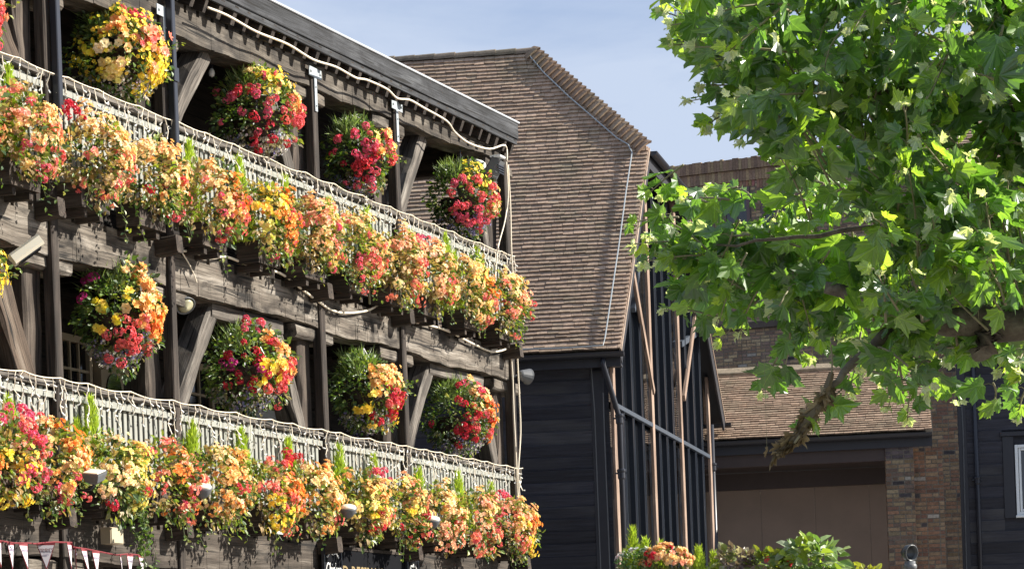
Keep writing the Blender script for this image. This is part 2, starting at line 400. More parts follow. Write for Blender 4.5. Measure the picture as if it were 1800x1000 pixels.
# panelled door with two arched lights
mb = MB(); y = BK+.02; sd = 7.55
mb.box(sd-.48, sd+.48, y, y+.05, 3.47, 5.28, 2)
mb.box(sd-.56, sd-.482, y, y+.09, 3.47, 5.36, 2); mb.box(sd+.482, sd+.56, y, y+.09, 3.47, 5.36, 2); mb.box(sd-.48, sd+.48, y, y+.09, 5.282, 5.36, 0)
for k in (-.24, .24):
    mb.box(sd+k-.19, sd+k+.19, y+.051, y+.07, 3.6, 4.35, 2)
door = mb.build('door', M['cream'], pub)
for k in (-.23, .23):
    pts = [(sd+k-.16, 4.5), (sd+k+.16, 4.5)]+[(sd+k+.16*math.cos(math.pi*i/10), 4.95+.18*math.sin(math.pi*i/10)) for i in range(11)]
    g = MB(); n = len(pts); g.add([(a, y+.066, b) for a, b in pts]+[(a, y+.05, b) for a, b in pts], [tuple(range(n))]+[(i, (i+1) % n, n+(i+1) % n, n+i) for i in range(n)]); g.build('pane', M['dark_glass'], door)
mb = MB()
for k in range(8): mb.bar((4.5, BK+.03, 3.6+k*.2), (3.5, BK+.03, 3.6+k*.2), .03, .19, (0, 0, 1), 1, 0, .01)
mb.build('white_boarding', plain('pale_boards', S(190, 192, 190), .6, var=.2), pub)
# railings: pale pickets between a pale rail and a weathered handrail
for zl in (6.2, 3.5):
    for a, b in zip(POSTS, E2[1:]):
        mb = MB(); s = a+.17
        while s < b-.03:
            h = random.uniform(-.006, .006)
            mb.box(s, s+.06, -.085, -.065, zl+.03, zl+.985+h, 2, cham=.004); s += .102
        mb.box(a+.13, b-.01, -.063, -.03, zl+.90, zl+.955, 0); mb.box(a+.13, b-.01, -.063, -.03, zl+.12, zl+.18, 0)
        rl = mb.build('railing', M['picket'], pub)
        mb = MB(); mb.bar((a+.13, -.1, zl+1.02), (b-.005, -.1, zl+1.02), .17, .05, (0, 0, 1), 8, .004, .01); mb.build('handrail', M['hand'], rl)
        if b-a > 3:
            mb = MB(); q = (a+b)/2+.1; mb.box(q, q+.11, -.11, -.028, zl, zl+.99, 2, cham=.008); mb.build('newel', M['picket'], rl)
# outrigger blocks at the posts
for z in (5.87, 3.2):
    for p in POSTS:
        mb = MB(); mb.bar((p+.30, -.03, z+.12), (p+.30, .2, z+.14), .13, .17, (0, 0, 1), 3, .004, .015); mb.build('outrigger', M['planter'], pub)
# eaves: rafters, boards, lead cap, roof
s = .12
while s < 13.6:
    w = random.uniform(.055, .085); t3 = .40
    mb = MB(); mb.bar((s, .118, zf(s)-.105), (s, -1.4, zf(s)-.105+1.518*t3), w, .19, (0, 0, 1), 2, .004, .006); mb.build('rafter', M['post'], pub); s += random.uniform(.27, .33)
mb = MB()
P = [(-.35, zf(-.35)), (END, zf(END))]
mb.bar((.03, .148, zf(.03)+.10), (END, .148, zf(END)+.10), .045, .19, seg=30, jit=.003, cham=.006)
mb.bar((.03, .134, zf(.03)-.03), (END, .134, zf(END)-.03), .03, .075, seg=30, jit=.003, cham=.004)
mb.build('eaves_board', M['fascia'], pub)
mb = MB(); mb.bar((.01, .145, zf(.01)+.209), (END, .145, zf(END)+.209), .085, .025, seg=2, cham=.006); mb.build('lead_cap', M['cap_metal'], pub)
mb = MB()
a0, a1 = zf(.03)+.17, zf(END)+.17
mb.add([(.03, .12, a0), (END, .12, a1), (END, -4.5, a1+4.62*.4), (.03, -4.5, a0+4.62*.4), (.03, .12, a0-.03), (END, .12, a1-.03), (END, -4.5, a1+4.62*.4-.03), (.03, -4.5, a0+4.62*.4-.03),
        (.03, -9, a0+.3), (END, -9, a1+.3), (.03, -9, a0+.27), (END, -9, a1+.27)],
       [(0, 1, 2, 3), (7, 6, 5, 4), (0, 4, 5, 1), (3, 2, 9, 8), (11, 6, 7, 10), (0, 3, 7, 4), (3, 8, 10, 7)])
mb.build('roof', M['roofdeck'], pub)
# galvanised tee straps at the post heads
for p in (3.68, 6.0, 9.55):
    mb = MB(); z = zb(p)+.10
    mb.box(p-.10, p+.22, .004, .014, z, z+.10, 0); mb.box(p+.03, p+.09, .0035, .0135, z-.36, z, 2)
    for q in (-.06, .18): mb.lathe([(.014, 0), (.014, .012), (.006, .016)], (p+q, .014, z+.05), (0, 1, 0), 6)
    for q in (.1, .3): mb.lathe([(.01, 0), (.01, .01)], (p+.06, .014, z-q), (0, 1, 0), 6)
    mb.build('tee_strap', M['grey_metal'], pub)
# square black downpipes on two of the posts
for p, ztop in ((11.82, 9.0), (9.55, 8.50)):
    mb = MB(); mb.box(p-.02, p+.055, .015, .085, 6.9 if p > 10 else 6.62, ztop, 2, cham=.008)
    if p < 10: mb.bar((p+.017, .05, ztop-.03), (p-.35, .24, ztop+.12), .075, .075, (0, 0, 1), 2, 0, .008); mb.box(p-.42, p-.30, .20, .29, ztop+.05, ztop+.5, 2, cham=.01)
    dp = mb.build('downpipe', M['black_metal'], pub)
    mb = MB(); q = 7.95 if p > 10 else 7.6; mb.box(p-.035, p+.07, .0, .098, q, q+.13, 2, cham=.008); mb.build('pipe_collar', M['black_metal'], dp)

# ------------------------------------------------------------------ flower boxes
def flower_box(px, py, lower, label, top, low, faded=.3, red_top=None, seed=0, green=.5):
    rng = np.random.default_rng(seed); random.seed(seed)
    s, _ = fp(px-6, py, .23); z0 = 3.43 if lower else 6.055; zc = .30 if lower else .43
    for q in (-.16, .13):
        mb = MB(); mb.bar((s+q, -.04, z0-.035), (s+q, .21, z0-.035), .06, .065, (0, 0, 1), 2, .003, .006); mb.build('joist_end', M['planter'], pub)
    t = empty('flower_box', pw(s, .125, z0+.003), PUBROT, label, 'flower box', 'flower boxes along the lower balcony' if lower else 'flower boxes along the upper balcony')
    mb = MB(); L = .24
    for y in (-.12, .105): mb.box(-L, L, y, y+.015, 0, .22, 0)
    for x in (-L-.016, L+.001): mb.box(x, x+.015, -.12, .12, 0, .22, 1)
    mb.box(-L, L, -.104, .104, .012, .17, 0); mb.build('planter', M['planter'], t)
    up = .50 if not lower else .52; dn = .16
    # foliage: a mound that spills outwards
    n = 1250; d = sphere_dirs(rng, n); r = rng.uniform(.45, 1, (n, 1))**.5
    sx = rng.uniform(.44, .54); Pn = d*r*np.array([sx, .25, .37])*(1+.20*np.sin(d[:, :1]*6+seed)+.12*np.sin(d[:, 2:3]*8+seed*2))+np.array([0, .10, zc])
    keep = ~((Pn[:, 1] < .13) & (Pn[:, 2] < .21))
    Pn, d = Pn[keep], d[keep]; n = len(Pn); cols = greens(rng, n)
    brown = rng.uniform(size=n) < (faded+.12)*(.4+.9*(d[:, 0] > .1))
    cols[brown] = np.array([(.34, .24, .11)])*(1+rng.uniform(-.4, .4, (brown.sum(), 1)))
    fb = MB(); leaf_mesh(fb, rng, Pn, d, .062, cols)
    for k in range(rng.integers(3, 8)):                      # trailing stems
        x0 = rng.uniform(-.45, .45); y0 = rng.uniform(.14, .28); ln = rng.uniform(.10, .34)*(1.5 if rng.uniform() < .12 else 1); m = int(ln/.022); u = np.linspace(0, 1, m)[:, None]
        q = np.array([x0, y0, zc-.2])+np.concatenate([.1*rng.normal()*u+.02*np.sin(u*9), .08*u, -ln*u], axis=1)+rng.normal(size=(m, 3))*.014
        fb.tube([tuple(v) for v in q[::max(1, m//5)]], .003, 3, (.10, .12, .04)); leaf_mesh(fb, rng, q, rng.normal(size=(m, 3))*.8, .04, greens(rng, m))
    if 'ivy' in label:
        for k in range(6):
            m = 34; u = np.linspace(0, 1, m)[:, None]; q = np.array([-.30+rng.uniform(-.08, .08), .2+rng.uniform(-.05, .08), zc-.15])+np.concatenate([.04*np.sin(u*5+k), .05*u, -rng.uniform(.45, .75)*u], axis=1)+rng.normal(size=(m, 3))*.015
            fb.tube([tuple(v) for v in q[::6]], .003, 3, (.10, .12, .04)); leaf_mesh(fb, rng, q, rng.normal(size=(m, 3))*.8, .05, greens(rng, m, [.4, .3, .2, .1, 0, 0]))
    fb.build('foliage', M['foliage'], t)
    # blossom, thick on the sunny outer side
    cl = []; tries = 0
    while len(cl) < rng.integers(44, 62) and tries < 3000:
        tries += 1; dd = sphere_dirs(rng, 1)[0]
        if rng.uniform() > .03+1.0*max(0, .85*dd[1]+.22*dd[2]-.28*dd[0]+.04): continue
        c = dd*np.array([sx*.94, .25, .38])*(1+.12*rng.normal())+np.array([0, .11, zc]); h = (c[2]-zc+.42)/.84
        if c[1] < .1 and c[2] < .25: continue
        low_w = max(0, min(1, 1.25-1.7*h))
        pos = min(.999, max(0, .5+.62*dd[0]+.25*math.sin(dd[2]*5+seed)+rng.normal()*.13))
        if rng.uniform() < low_w: key = low[int(pos*len(low))]
        else: key = top[int(pos*len(top))]
        ger = key in ('red', 'pink', 'magenta') or (key == 'coral' and rng.uniform() < .35)
        cl.append((c, dd, .075, key, 2 if ger else rng.integers(8, 14), .040 if ger else .0265, 'ger' if ger else 'beg'))
    if red_top:
        for k in range(5): cl.append((np.array([rng.uniform(.0, .5), rng.uniform(-.05, .12), zc+rng.uniform(.36, .48)]), np.array([0, .4, .8]), .05, red_top, 2, .05, 'ger'))
    bb = MB(); bloom_mesh(bb, rng, cl); bb.build('blossom', M['petal'], t)
    return s, t
UP = [
 (-70, 215, 'coral and cream flower box entering the frame at the left end of the upper balcony', ['peach', 'coral', 'cream'], ['coral', 'pink'], .3, None),
 (45, 258, 'cream and coral flower box with dull seedheads left of the leftmost outer post, upper balcony', ['cream', 'peach', 'coral', 'salmon'], ['coral', 'pink', 'peach'], .4, None),
 (170, 312, 'peach flower box topped by deep red geraniums, right of the leftmost outer post, upper balcony', ['peach', 'cream', 'peach', 'apricot'], ['coral', 'coral'], .5, 'red'),
 (270, 332, 'peach over coral red flower box left of the second outer post on upper balcony', ['peach', 'apricot', 'cream'], ['coral', 'coral', 'red'], .3, None),
 (378, 368, 'orange topped flower box with long coral skirt, right of the second outer post, upper balcony', ['orange', 'apricot', 'peach'], ['coral', 'pink'], .5, None),
 (475, 398, 'brightest pure orange and yellow flower box of the upper balcony', ['orange', 'orange', 'yellow'], ['pink', 'coral', 'lemon'], .25, None),
 (556, 438, 'creamy peach flower box with yellow and pink lower edge under the third outer post', ['cream', 'peach', 'salmon'], ['coral', 'lemon', 'pink'], .45, None),
 (632, 458, 'cream flower box with coral right flank right of the third outer post, upper balcony', ['cream', 'peach', 'peach', 'coral'], ['coral', 'pink'], .4, None),
 (704, 490, 'dusty faded peach flower box at the foot of the fourth outer post, upper balcony', ['peach', 'salmon', 'cream'], ['coral', 'coral'], .7, None),
 (762, 512, 'flower box with crimson geranium heads over peach blossom, right of the fourth outer post', ['peach', 'cream', 'salmon'], ['coral', 'peach'], .5, 'pink'),
 (832, 528, 'orange and yellow flower box second from the right end of the upper balcony', ['orange', 'lemon', 'peach'], ['coral', 'peach', 'coral'], .3, None),
 (893, 548, 'salmon and coral flower box overhanging the right corner of the upper balcony', ['salmon', 'peach', 'cream'], ['coral', 'pink', 'coral'], .3, None)]
LO = [
 (-75, 775, 'orange flower box entering the frame at the left end of the lower balcony', ['orange', 'peach'], ['coral'], .3, None),
 (15, 805, 'pink and coral flower box with yellow hem at far left of the lower balcony', ['coral', 'pink', 'salmon'], ['pink', 'yellow'], .3, None),
 (92, 818, 'orange flower box with coral right side, left of the leftmost lamp on the lower balcony', ['orange', 'apricot', 'peach'], ['coral', 'pink', 'peach'], .2, 'pink'),
 (200, 838, 'lemon and cream flower box with long trailing ivy above the beige junction box', ['lemon', 'cream', 'cream'], ['lemon', 'red', 'cream'], .15, None),
 (292, 842, 'coral orange flower box with bare green lower half just left of the second lamp', ['salmon', 'orange', 'coral'], ['coral', 'pink'], .2, None),
 (390, 850, 'peach flower box with orange crown right of the second lamp on the lower balcony', ['peach', 'apricot', 'cream'], ['coral', 'red', 'apricot'], .25, None),
 (478, 870, 'strong orange flower box with yellow lower fringe between second and third lamp, lower balcony', ['orange', 'apricot', 'coral'], ['coral', 'yellow'], .2, None),
 (556, 888, 'apricot flower box with one crimson head just left of the third lamp, lower balcony', ['apricot', 'peach', 'cream'], ['coral', 'apricot'], .3, 'red'),
 (640, 905, 'yellow and peach flower box with coral fringe over the gold lettered signboard', ['peach', 'apricot', 'lemon'], ['coral', 'red', 'yellow'], .35, None),
 (712, 912, 'salmon and cream flower box left of the rightmost lamp on the lower balcony', ['salmon', 'peach', 'lemon'], ['coral', 'red', 'yellow'], .25, 'pink'),
 (778, 922, 'pale peach flower box with salmon lower half, right of the rightmost lamp', ['peach', 'cream', 'apricot'], ['coral', 'salmon'], .3, None),
 (842, 940, 'coral pink flower box second from the right end of the lower balcony', ['pink', 'peach', 'salmon'], ['coral', 'coral'], .25, None),
 (908, 950, 'orange and coral flower box with yellow base at the right corner of the lower balcony', ['orange', 'peach', 'salmon'], ['coral', 'yellow', 'coral'], .25, 'pink')]
for i, (px, py, lb, tp, lw, fd, rt) in enumerate(UP): flower_box(px, py, False, lb, tp, lw, fd, rt, 100+i)
for i, (px, py, lb, tp, lw, fd, rt) in enumerate(LO): flower_box(px, py, True, lb, tp, lw, fd, rt, 200+i)

# ------------------------------------------------------------------ small lime conifers behind the boxes
def conifer_mesh(h, r, seed, dense=950):
    rng = np.random.default_rng(seed); mb = MB(); tips = [(0, 0, h, r)]+[(rng.uniform(-r, r)*.9, rng.uniform(-r, r)*.6, h*rng.uniform(.55, .8), r*.6) for k in range(2)]
    for (x, y, hh, rr) in tips:
        n = int(dense*hh/h); u = rng.uniform(0, 1, n)**1.3; a = rng.uniform(0, 6.283, n); w = rr*(1-u)**.8*rng.uniform(.5, 1, n)
        p = np.stack([x+w*np.cos(a), y+w*np.sin(a), hh*u*.93], 1); dr = np.stack([np.cos(a)*.45, np.sin(a)*.45, np.full(n, 1.)], 1)+rng.normal(size=(n, 3))*.18
        col = np.array([(.42, .54, .06)])*(1+rng.uniform(-.35, .35, (n, 1)))*np.array([[1, 1, 1]])
        mb.inst(T_spray, p, rots_axis(dr, np.stack([np.cos(a), np.sin(a), np.full(n, .2)], 1)), .085*rng.uniform(.6, 1.3, n), col)
    return mb
def conifer(loc, rz, h, r, seed, label, group):
    t = empty('dwarf_conifer', loc, rz, label, 'conifer', group)
    conifer_mesh(h, r, seed).build('foliage', M['conifer'], t)
    mb = MB(); mb.tube([(0, 0, -.2 if rz else -.02), (0, 0, h*.6)], [.014, .006], 5); mb.build('stem', M['twig'], t)
CU = [(28, 172, 'tall pair of lime conifer tips beside the leftmost flowers of the upper balcony'), (345, 300, 'bright lime conifer tip just right of the second outer post, upper balcony'), (432, 325, 'dull green conifer between the two orange flower boxes of the upper balcony'),
      (512, 360, 'lime conifer leaning behind the brightest orange flower box'), (590, 398, 'olive conifer spike just right of the third outer post, upper balcony'), (655, 415, 'lime conifer beside the coral flanked cream box, upper balcony'),
      (733, 452, 'thin lime conifer right of the fourth outer post, upper balcony'), (793, 455, 'darker green conifer behind the crimson topped box, upper balcony'), (848, 480, 'lime conifer nearest the right end of the upper balcony')]
CL = [(30, 745, 'lime conifer spike at far left of the lower balcony'), (172, 740, 'small green conifer pair over the lemon flower box'), (350, 785, 'lime conifer over the gap right of the second outer post, lower balcony'),
      (436, 795, 'lime conifer behind the peach and orange boxes of the lower balcony, mid left'), (518, 812, 'lime conifer just left of the third outer post, lower balcony'), (607, 822, 'dark conifer spike just right of the third outer post, lower balcony'),
      (667, 838, 'broad lime conifer above the gold lettered signboard'), (745, 862, 'lime conifer just right of the fourth outer post, lower balcony'), (815, 868, 'narrow lime conifer near the right end of the lower balcony'), (872, 885, 'lime conifer at the right corner of the lower balcony')]
for lst, z0, g in ((CU, 6.06, 'small conifers on the upper balcony'), (CL, 3.43, 'small conifers on the lower balcony')):
    for i, (px, py, lb) in enumerate(lst):
        s, z = fp(px, py-18, .1); conifer(pw(s, .03, z0+.2), PUBROT, z-z0-.2+(.22 if z0 > 5 else .16), .15, int(px*7+z0*10), lb, g)

# ------------------------------------------------------------------ hanging baskets
def basket(px, py, rx, rz, label, spec, seed, bottom=('white', 'blue'), spray=True, dryness=.3):
    rng = np.random.default_rng(seed)
    s, z = fp(px, py, -.12); t = empty('hanging_basket', pw(s, -.12, z), PUBROT, label, 'hanging basket', 'hanging baskets between the posts')
    mb = MB(); hook = (5.66 if z < 6.5 else zb(s))-z
    mb.lathe([(.05, -.30), (.17, -.24), (.25, -.1), (.27, .0), (.25, .0), (.22, -.06)], (0, 0, 0), n=16); mb.build('basket', M['planter'], t)
    mb = MB()
    for k in range(4): a = k*1.5708+.4; mb.tube([(.26*math.cos(a), .26*math.sin(a), 0), (0, 0, min(hook-.06, .62))], .004, 4)
    mb.tube([(0, 0, min(hook-.06, .62)), (0, 0, hook+.02)], .006, 4); mb.build('chain', M['black_metal'], t)
    n = 1500; d = sphere_dirs(rng, n); r = rng.uniform(.5, 1, (n, 1))**.45
    lump = 1+.13*np.sin(d[:, :1]*5+seed)+.11*np.sin(d[:, 2:3]*6+d[:, 1:2]*5+seed*1.7)
    P = d*r*lump*np.array([rx, rx*.92, rz]); fb = MB()
    cols = greens(rng, n, [.30, .26, .20, .14, .05, .05])
    dry = (d[:, 2] < -.5) & (rng.uniform(size=n) < dryness); cols[dry] = np.array([(.25, .21, .15)])*(1+rng.uniform(-.45, .4, (dry.sum(), 1))); leaf_mesh(fb, rng, P, d, .056, cols)
    # pale feathery growth at the top and a fringe of lobelia below
    lowm = d[:, 2] < -.45
    if spray:
        m = 300; a = rng.uniform(0, 6.283, m); q = rng.uniform(0, .2, m); p = np.stack([q*np.cos(a)+.12, q*np.sin(a)-.05, rz*.62+rng.uniform(-.1, .1, m)], 1)
        dr = np.stack([np.cos(a)*q*4+.2, np.sin(a)*q*3, np.full(m, 1.)], 1)+rng.normal(size=(m, 3))*.5
        fb.inst((T_spray[0]*np.array([.55, 1, 1]), T_spray[1]), p, rots_axis(dr, rng.normal(size=(m, 3))), rng.uniform(.08, .22, m), np.array([(.24, .32, .13)])*(1+rng.uniform(-.4, .4, (m, 1))))
        for k in range(6):                                    # stray shoots make each basket lopsided
            v = sphere_dirs(rng, 1)[0]; v[2] = abs(v[2])*.5; v[1] = abs(v[1]); L = rng.uniform(.08, .2); m2 = 14
            u = np.linspace(0, 1, m2)[:, None]; qq = v*np.array([rx, rx, rz])*.95+u*L*(v+np.array([0, 0, .4-.9*rng.uniform()]))+rng.normal(size=(m2, 3))*.015; leaf_mesh(fb, rng, qq, np.repeat(v[None], m2, 0), .045, greens(rng, m2))
    fb.build('foliage', M['foliage'], t)
    cl = []
    for key, cx, cy, cz, spread, cnt, kind in spec:       # direction of each patch: x towards the viewer along the front, y outwards, z up
        for k in range(cnt):
            dd = np.array([cx, cy, cz])+rng.normal(size=3)*spread; dd /= np.linalg.norm(dd)
            c = dd*np.array([rx, rx*.92, rz])*rng.uniform(.94, 1.08)
            if kind == 'ger': cl.append((c, dd, .03, key, 2, .046, 'ger'))
            elif kind == 'beg': cl.append((c, dd, .07, key, 4, .042, 'beg'))
            else: cl.append((c, dd, .08, key, 9, .021, 'star'))
    for k in range(70):
        a = rng.uniform(0, 6.283); e = rng.uniform(-1.3, -.55); dd = np.array([math.cos(a)*math.cos(e), math.sin(a)*math.cos(e), math.sin(e)])
        cl.append((dd*np.array([rx*.9, rx*.85, rz*rng.uniform(.85, 1.05)]), dd, .06, bottom[k % 2], 7, .012, 'star'))
    bb = MB(); bloom_mesh(bb, rng, cl); bb.build('blossom', M['petal'], t)
G_, B_, T_ = 'ger', 'beg', 'star'
basket(208, 97, .45, .42, 'golden yellow hanging basket with coral and cream patches in the top left bay', [('yellow', -.1, .8, -.35, .26, 40, T_), ('yellow', .8, .2, .1, .5, 26, T_), ('yellow', .1, .4, .8, .4, 16, T_), ('coral', .1, .9, .25, .2, 10, B_), ('salmon', 0, .9, .1, .2, 8, B_), ('cream', .9, .5, .1, .2, 5, B_), ('apricot', .8, .5, .4, .2, 4, B_), ('lemon', .9, .35, -.55, .2, 9, B_), ('pink', .2, .75, .7, .2, 6, G_)], 11, ('white', 'white'))
basket(452, 202, .46, .46, 'coral hanging basket with yellow top between the second and third posts, upper balcony', [('yellow', .2, .5, .85, .3, 20, T_), ('lemon', .3, .6, .7, .2, 5, B_), ('coral', -.1, .95, .0, .3, 22, G_), ('apricot', -.1, .9, .3, .2, 8, B_), ('pink', .9, .3, .1, .4, 18, G_), ('red', .8, .4, -.25, .35, 10, G_)], 12, dryness=.95)
basket(630, 280, .39, .44, 'red and coral hanging basket between third and fourth post on the upper balcony', [('pink', .7, .55, -.15, .4, 26, G_), ('coral', -.1, .95, .1, .35, 22, G_), ('red', .8, .4, -.2, .3, 12, G_), ('lemon', .1, .8, .6, .25, 4, B_), ('apricot', .0, .9, .2, .3, 5, B_)], 13)
basket(812, 352, .45, .46, 'leafy hanging basket of scattered red geraniums seen against the tiled roof', [('coral', .6, .7, -.1, .4, 22, G_), ('pink', .7, .5, -.35, .35, 18, G_), ('coral', -.2, .95, -.15, .3, 14, G_), ('peach', -.2, .95, .0, .25, 7, B_), ('yellow', .2, .7, .7, .3, 10, T_)], 14, ('blue', 'blue'))
basket(205, 555, .41, .48, 'hanging basket with an orange right side and red lower left, lower balcony left bay', [('apricot', -.1, .95, .25, .28, 20, B_), ('orange', -.1, .95, -.05, .22, 12, B_), ('peach', 0, .85, .55, .2, 8, B_), ('coral', .5, .6, -.6, .35, 22, G_), ('yellow', .95, .2, .25, .3, 5, B_), ('magenta', .9, -.1, .5, .2, 3, G_)], 15)
basket(432, 648, .47, .45, 'hanging basket with a golden begonia cluster between the second and third posts, lower balcony', [('apricot', -.1, .95, .25, .3, 14, B_), ('yellow', .45, .85, -.1, .18, 9, B_), ('coral', -.1, .95, -.3, .3, 18, G_), ('red', .8, .3, -.2, .45, 16, G_), ('magenta', .95, .1, .1, .3, 4, G_), ('pink', .3, .5, .85, .2, 5, G_)], 16)
basket(642, 690, .41, .46, 'hanging basket of round apricot begonias between the third and fourth posts, lower balcony', [('apricot', .55, .75, .4, .25, 14, B_), ('peach', -.1, .95, .2, .3, 12, B_), ('yellow', .85, .35, -.5, .25, 6, B_), ('red', .3, .85, -.35, .35, 14, G_), ('coral', 0, .9, -.4, .3, 10, G_), ('yellow', -.3, .9, -.4, .2, 7, T_)], 17)
basket(805, 735, .45, .46, 'dark leafed hanging basket with orange right edge and lobelia base, lower balcony right bay', [('orange', -.2, .95, .0, .25, 11, B_), ('peach', .2, .85, .3, .25, 9, B_), ('salmon', -.2, .9, .45, .2, 5, B_), ('red', .65, .6, -.3, .4, 18, G_), ('coral', .1, .95, -.4, .3, 10, G_), ('pink', .1, .6, .8, .2, 4, G_)], 18, ('blue', 'white'))
basket(-82, 25, .40, .42, 'coral hanging basket cut by the left edge beside the heavy brace', [('coral', -.2, .95, 0, .4, 26, G_), ('salmon', -.2, .9, .3, .3, 10, B_)], 19)
basket(-82, 480, .40, .45, 'hanging basket with yellow tips cut by the left edge, lower balcony', [('yellow', -.2, .95, 0, .4, 30, T_), ('coral', .6, .6, -.2, .3, 10, G_)], 20)

# ------------------------------------------------------------------ icicle lights, cables, lamps
def pubthing(name, s, off, z, label, cat, group=None): return empty(name, pw(s, off, z), PUBROT, label, cat, group)
strand_meshes = []
for k in range(14):
    rng = np.random.default_rng(900+k); mb = MB(); ln = [.16, .28, .42, .22, .5, .33, .2, .45, .26, .38, .56, .18, .3, .24][k]; m = max(4, int(ln/.045))
    P = [(.012*math.sin(i*1.3+k)+.018*rng.normal()*.6, .012*math.cos(i*1.7+k), -ln*i/(m-1)) for i in range(m)]
    mb.tube(P, .0046, 4, mi=0)
    for p in P[1:]:
        d = Vector((rng.normal(), rng.normal()*.6, -.6)).normalized()*.034; mb.tube([p, Vector(p)+d], [.006, .0078], 4, mi=1)
    o = mb.build('strand', [M['cable'], M['bulb']]); strand_meshes.append(o.data); bpy.data.objects.remove(o)
for z0, lb in ((7.245, 'white icicle light string looped along the upper balcony railing'), (4.565, 'white icicle light string looped along the lower balcony railing')):
    rng = random.Random(int(z0*10)); t = pubthing('icicle_light_string', 0, .045, z0, lb, 'light string')
    s = -.03; P = []; knots = [-.03]
    while s < 13.4: s += rng.uniform(.45, .95); knots.append(s)
    def zc(q):
        for a, b in zip(knots, knots[1:]):
            if a <= q <= b: u = (q-a)/(b-a); return -.075*(b-a)*4*u*(1-u)*.42
        return 0
    P = [(q, .0+.006*math.sin(q*9), zc(q)) for q in np.arange(-.03, 13.2, .05)]
    mb = MB(); mb.tube(P, .0055, 5); mb.tube([(a, b-.012, c-.003+.005*math.sin(a*21)) for a, b, c in P], .004, 4); mb.build('cable', M['cable'], t)
    q = .02; k = 0; cnt = 0
    while q < 13.2:
        me = strand_meshes[rng.randrange(14)]; o = bpy.data.objects.new('light_strand', me); COL.objects.link(o); o.parent = t
        o.location = (q, rng.uniform(-.01, .012), zc(q)); o.rotation_euler = (0, rng.uniform(-.12, .12), rng.uniform(0, 6)); q += rng.uniform(.105, .155)
def cable(label, pts, off, r=.009, name='cable'):
    P = [pw(*[(lambda sz: (sz[0], off, sz[1]))(fp(x, y, off))][0]) for x, y in pts]; c = P[0].copy()
    Q = [p-c for p in P]; R = []
    for i in range(len(Q)-1):                                # smooth through the points
        a, b, d, e = Q[max(i-1, 0)], Q[i], Q[i+1], Q[min(i+2, len(Q)-1)]
        for u in np.linspace(0, 1, 6)[:-1]: R.append(.5*((2*b)+(d-a)*u+(2*a-5*b+4*d-e)*u*u+(-a+3*b-3*d+e)*u**3))
    R.append(Q[-1]); mb = MB(); mb.tube(R, r, 6); o = mb.build(name, M['cable'], None, True); o.location = c
    return tag(o, label, 'cable')
cable('thick white rope cable waving along under the eaves of the pub', [(365, 14), (400, 28), (450, 56), (505, 78), (550, 105), (590, 118), (625, 137), (645, 141), (680, 157), (698, 173), (720, 176), (745, 190), (785, 213), (800, 233), (825, 252), (860, 262), (888, 256), (891, 284)], .19, .012)
cable('white rope cable looping across the beam below the upper flower boxes', [(311, 430), (318, 440), (340, 443), (370, 454), (400, 452), (450, 472), (492, 480), (530, 508), (561, 531), (583, 545), (608, 550), (645, 546), (672, 535), (700, 553), (717, 563), (756, 572), (790, 583), (833, 605), (867, 618), (897, 611)], .02, .013)
cable('loose end of thin white cable dangling from the mid beam', [(316, 438), (330, 460), (340, 480), (346, 497)], .03, .007)
cable('pale cable bowing inwards down the corner post of the upper balcony', [(890, 285), (893, 345), (887, 390), (876, 432), (872, 470), (868, 505)], .09, .010)
cable('pale cable hanging straight down outside the corner post to the lower railing', [(893, 290), (897, 360), (899, 440), (904, 520), (909, 620), (913, 700), (915, 760), (911, 830), (914, 880)], .10, .011)
cable('pale cable clipped close to the corner post beside the lower balcony', [(897, 612), (901, 660), (903, 720), (907, 800), (911, 885)], .05, .011)
for px, py, off, lb in ((147, 10, -.4, 'milky bulb over the yellow basket in the top left bay'), (372, 128, -.42, 'milky bulb beside the tallest brace under the eaves'), (567, 172, -.4, 'milky bulb next to the third post strap under the eaves'), (725, 234, -.42, 'milky bulb beside the brace at the fourth post under the eaves'),
                        (143, 463, -.4, 'milky bulb over the orange basket of the lower left bay'), (377, 554, -.42, 'milky bulb beside the brace under the mid beam'), (51, 532, -.3, 'milky bulb on the inner post at the left edge of the lower balcony'), (768, 657, -.42, 'milky bulb under the beam of the right lower bay')):
    s, z = fp(px, py, off); t = pubthing('festoon_bulb', s, off, z, lb, 'light bulb', 'festoon bulbs under the beams')
    mb = MB(); mb.lathe([(.0, -.048), (.026, -.035), (.034, -.008), (.028, .02), (.016, .04)], (0, 0, 0), n=10); mb.build('bulb', M['bulb'], t, True)
    mb = MB(); mb.lathe([(.018, .04), (.018, .075), (.006, .08), (.005, .22)], (0, 0, 0), n=8); mb.build('lamp_holder', M['black_metal'], t)
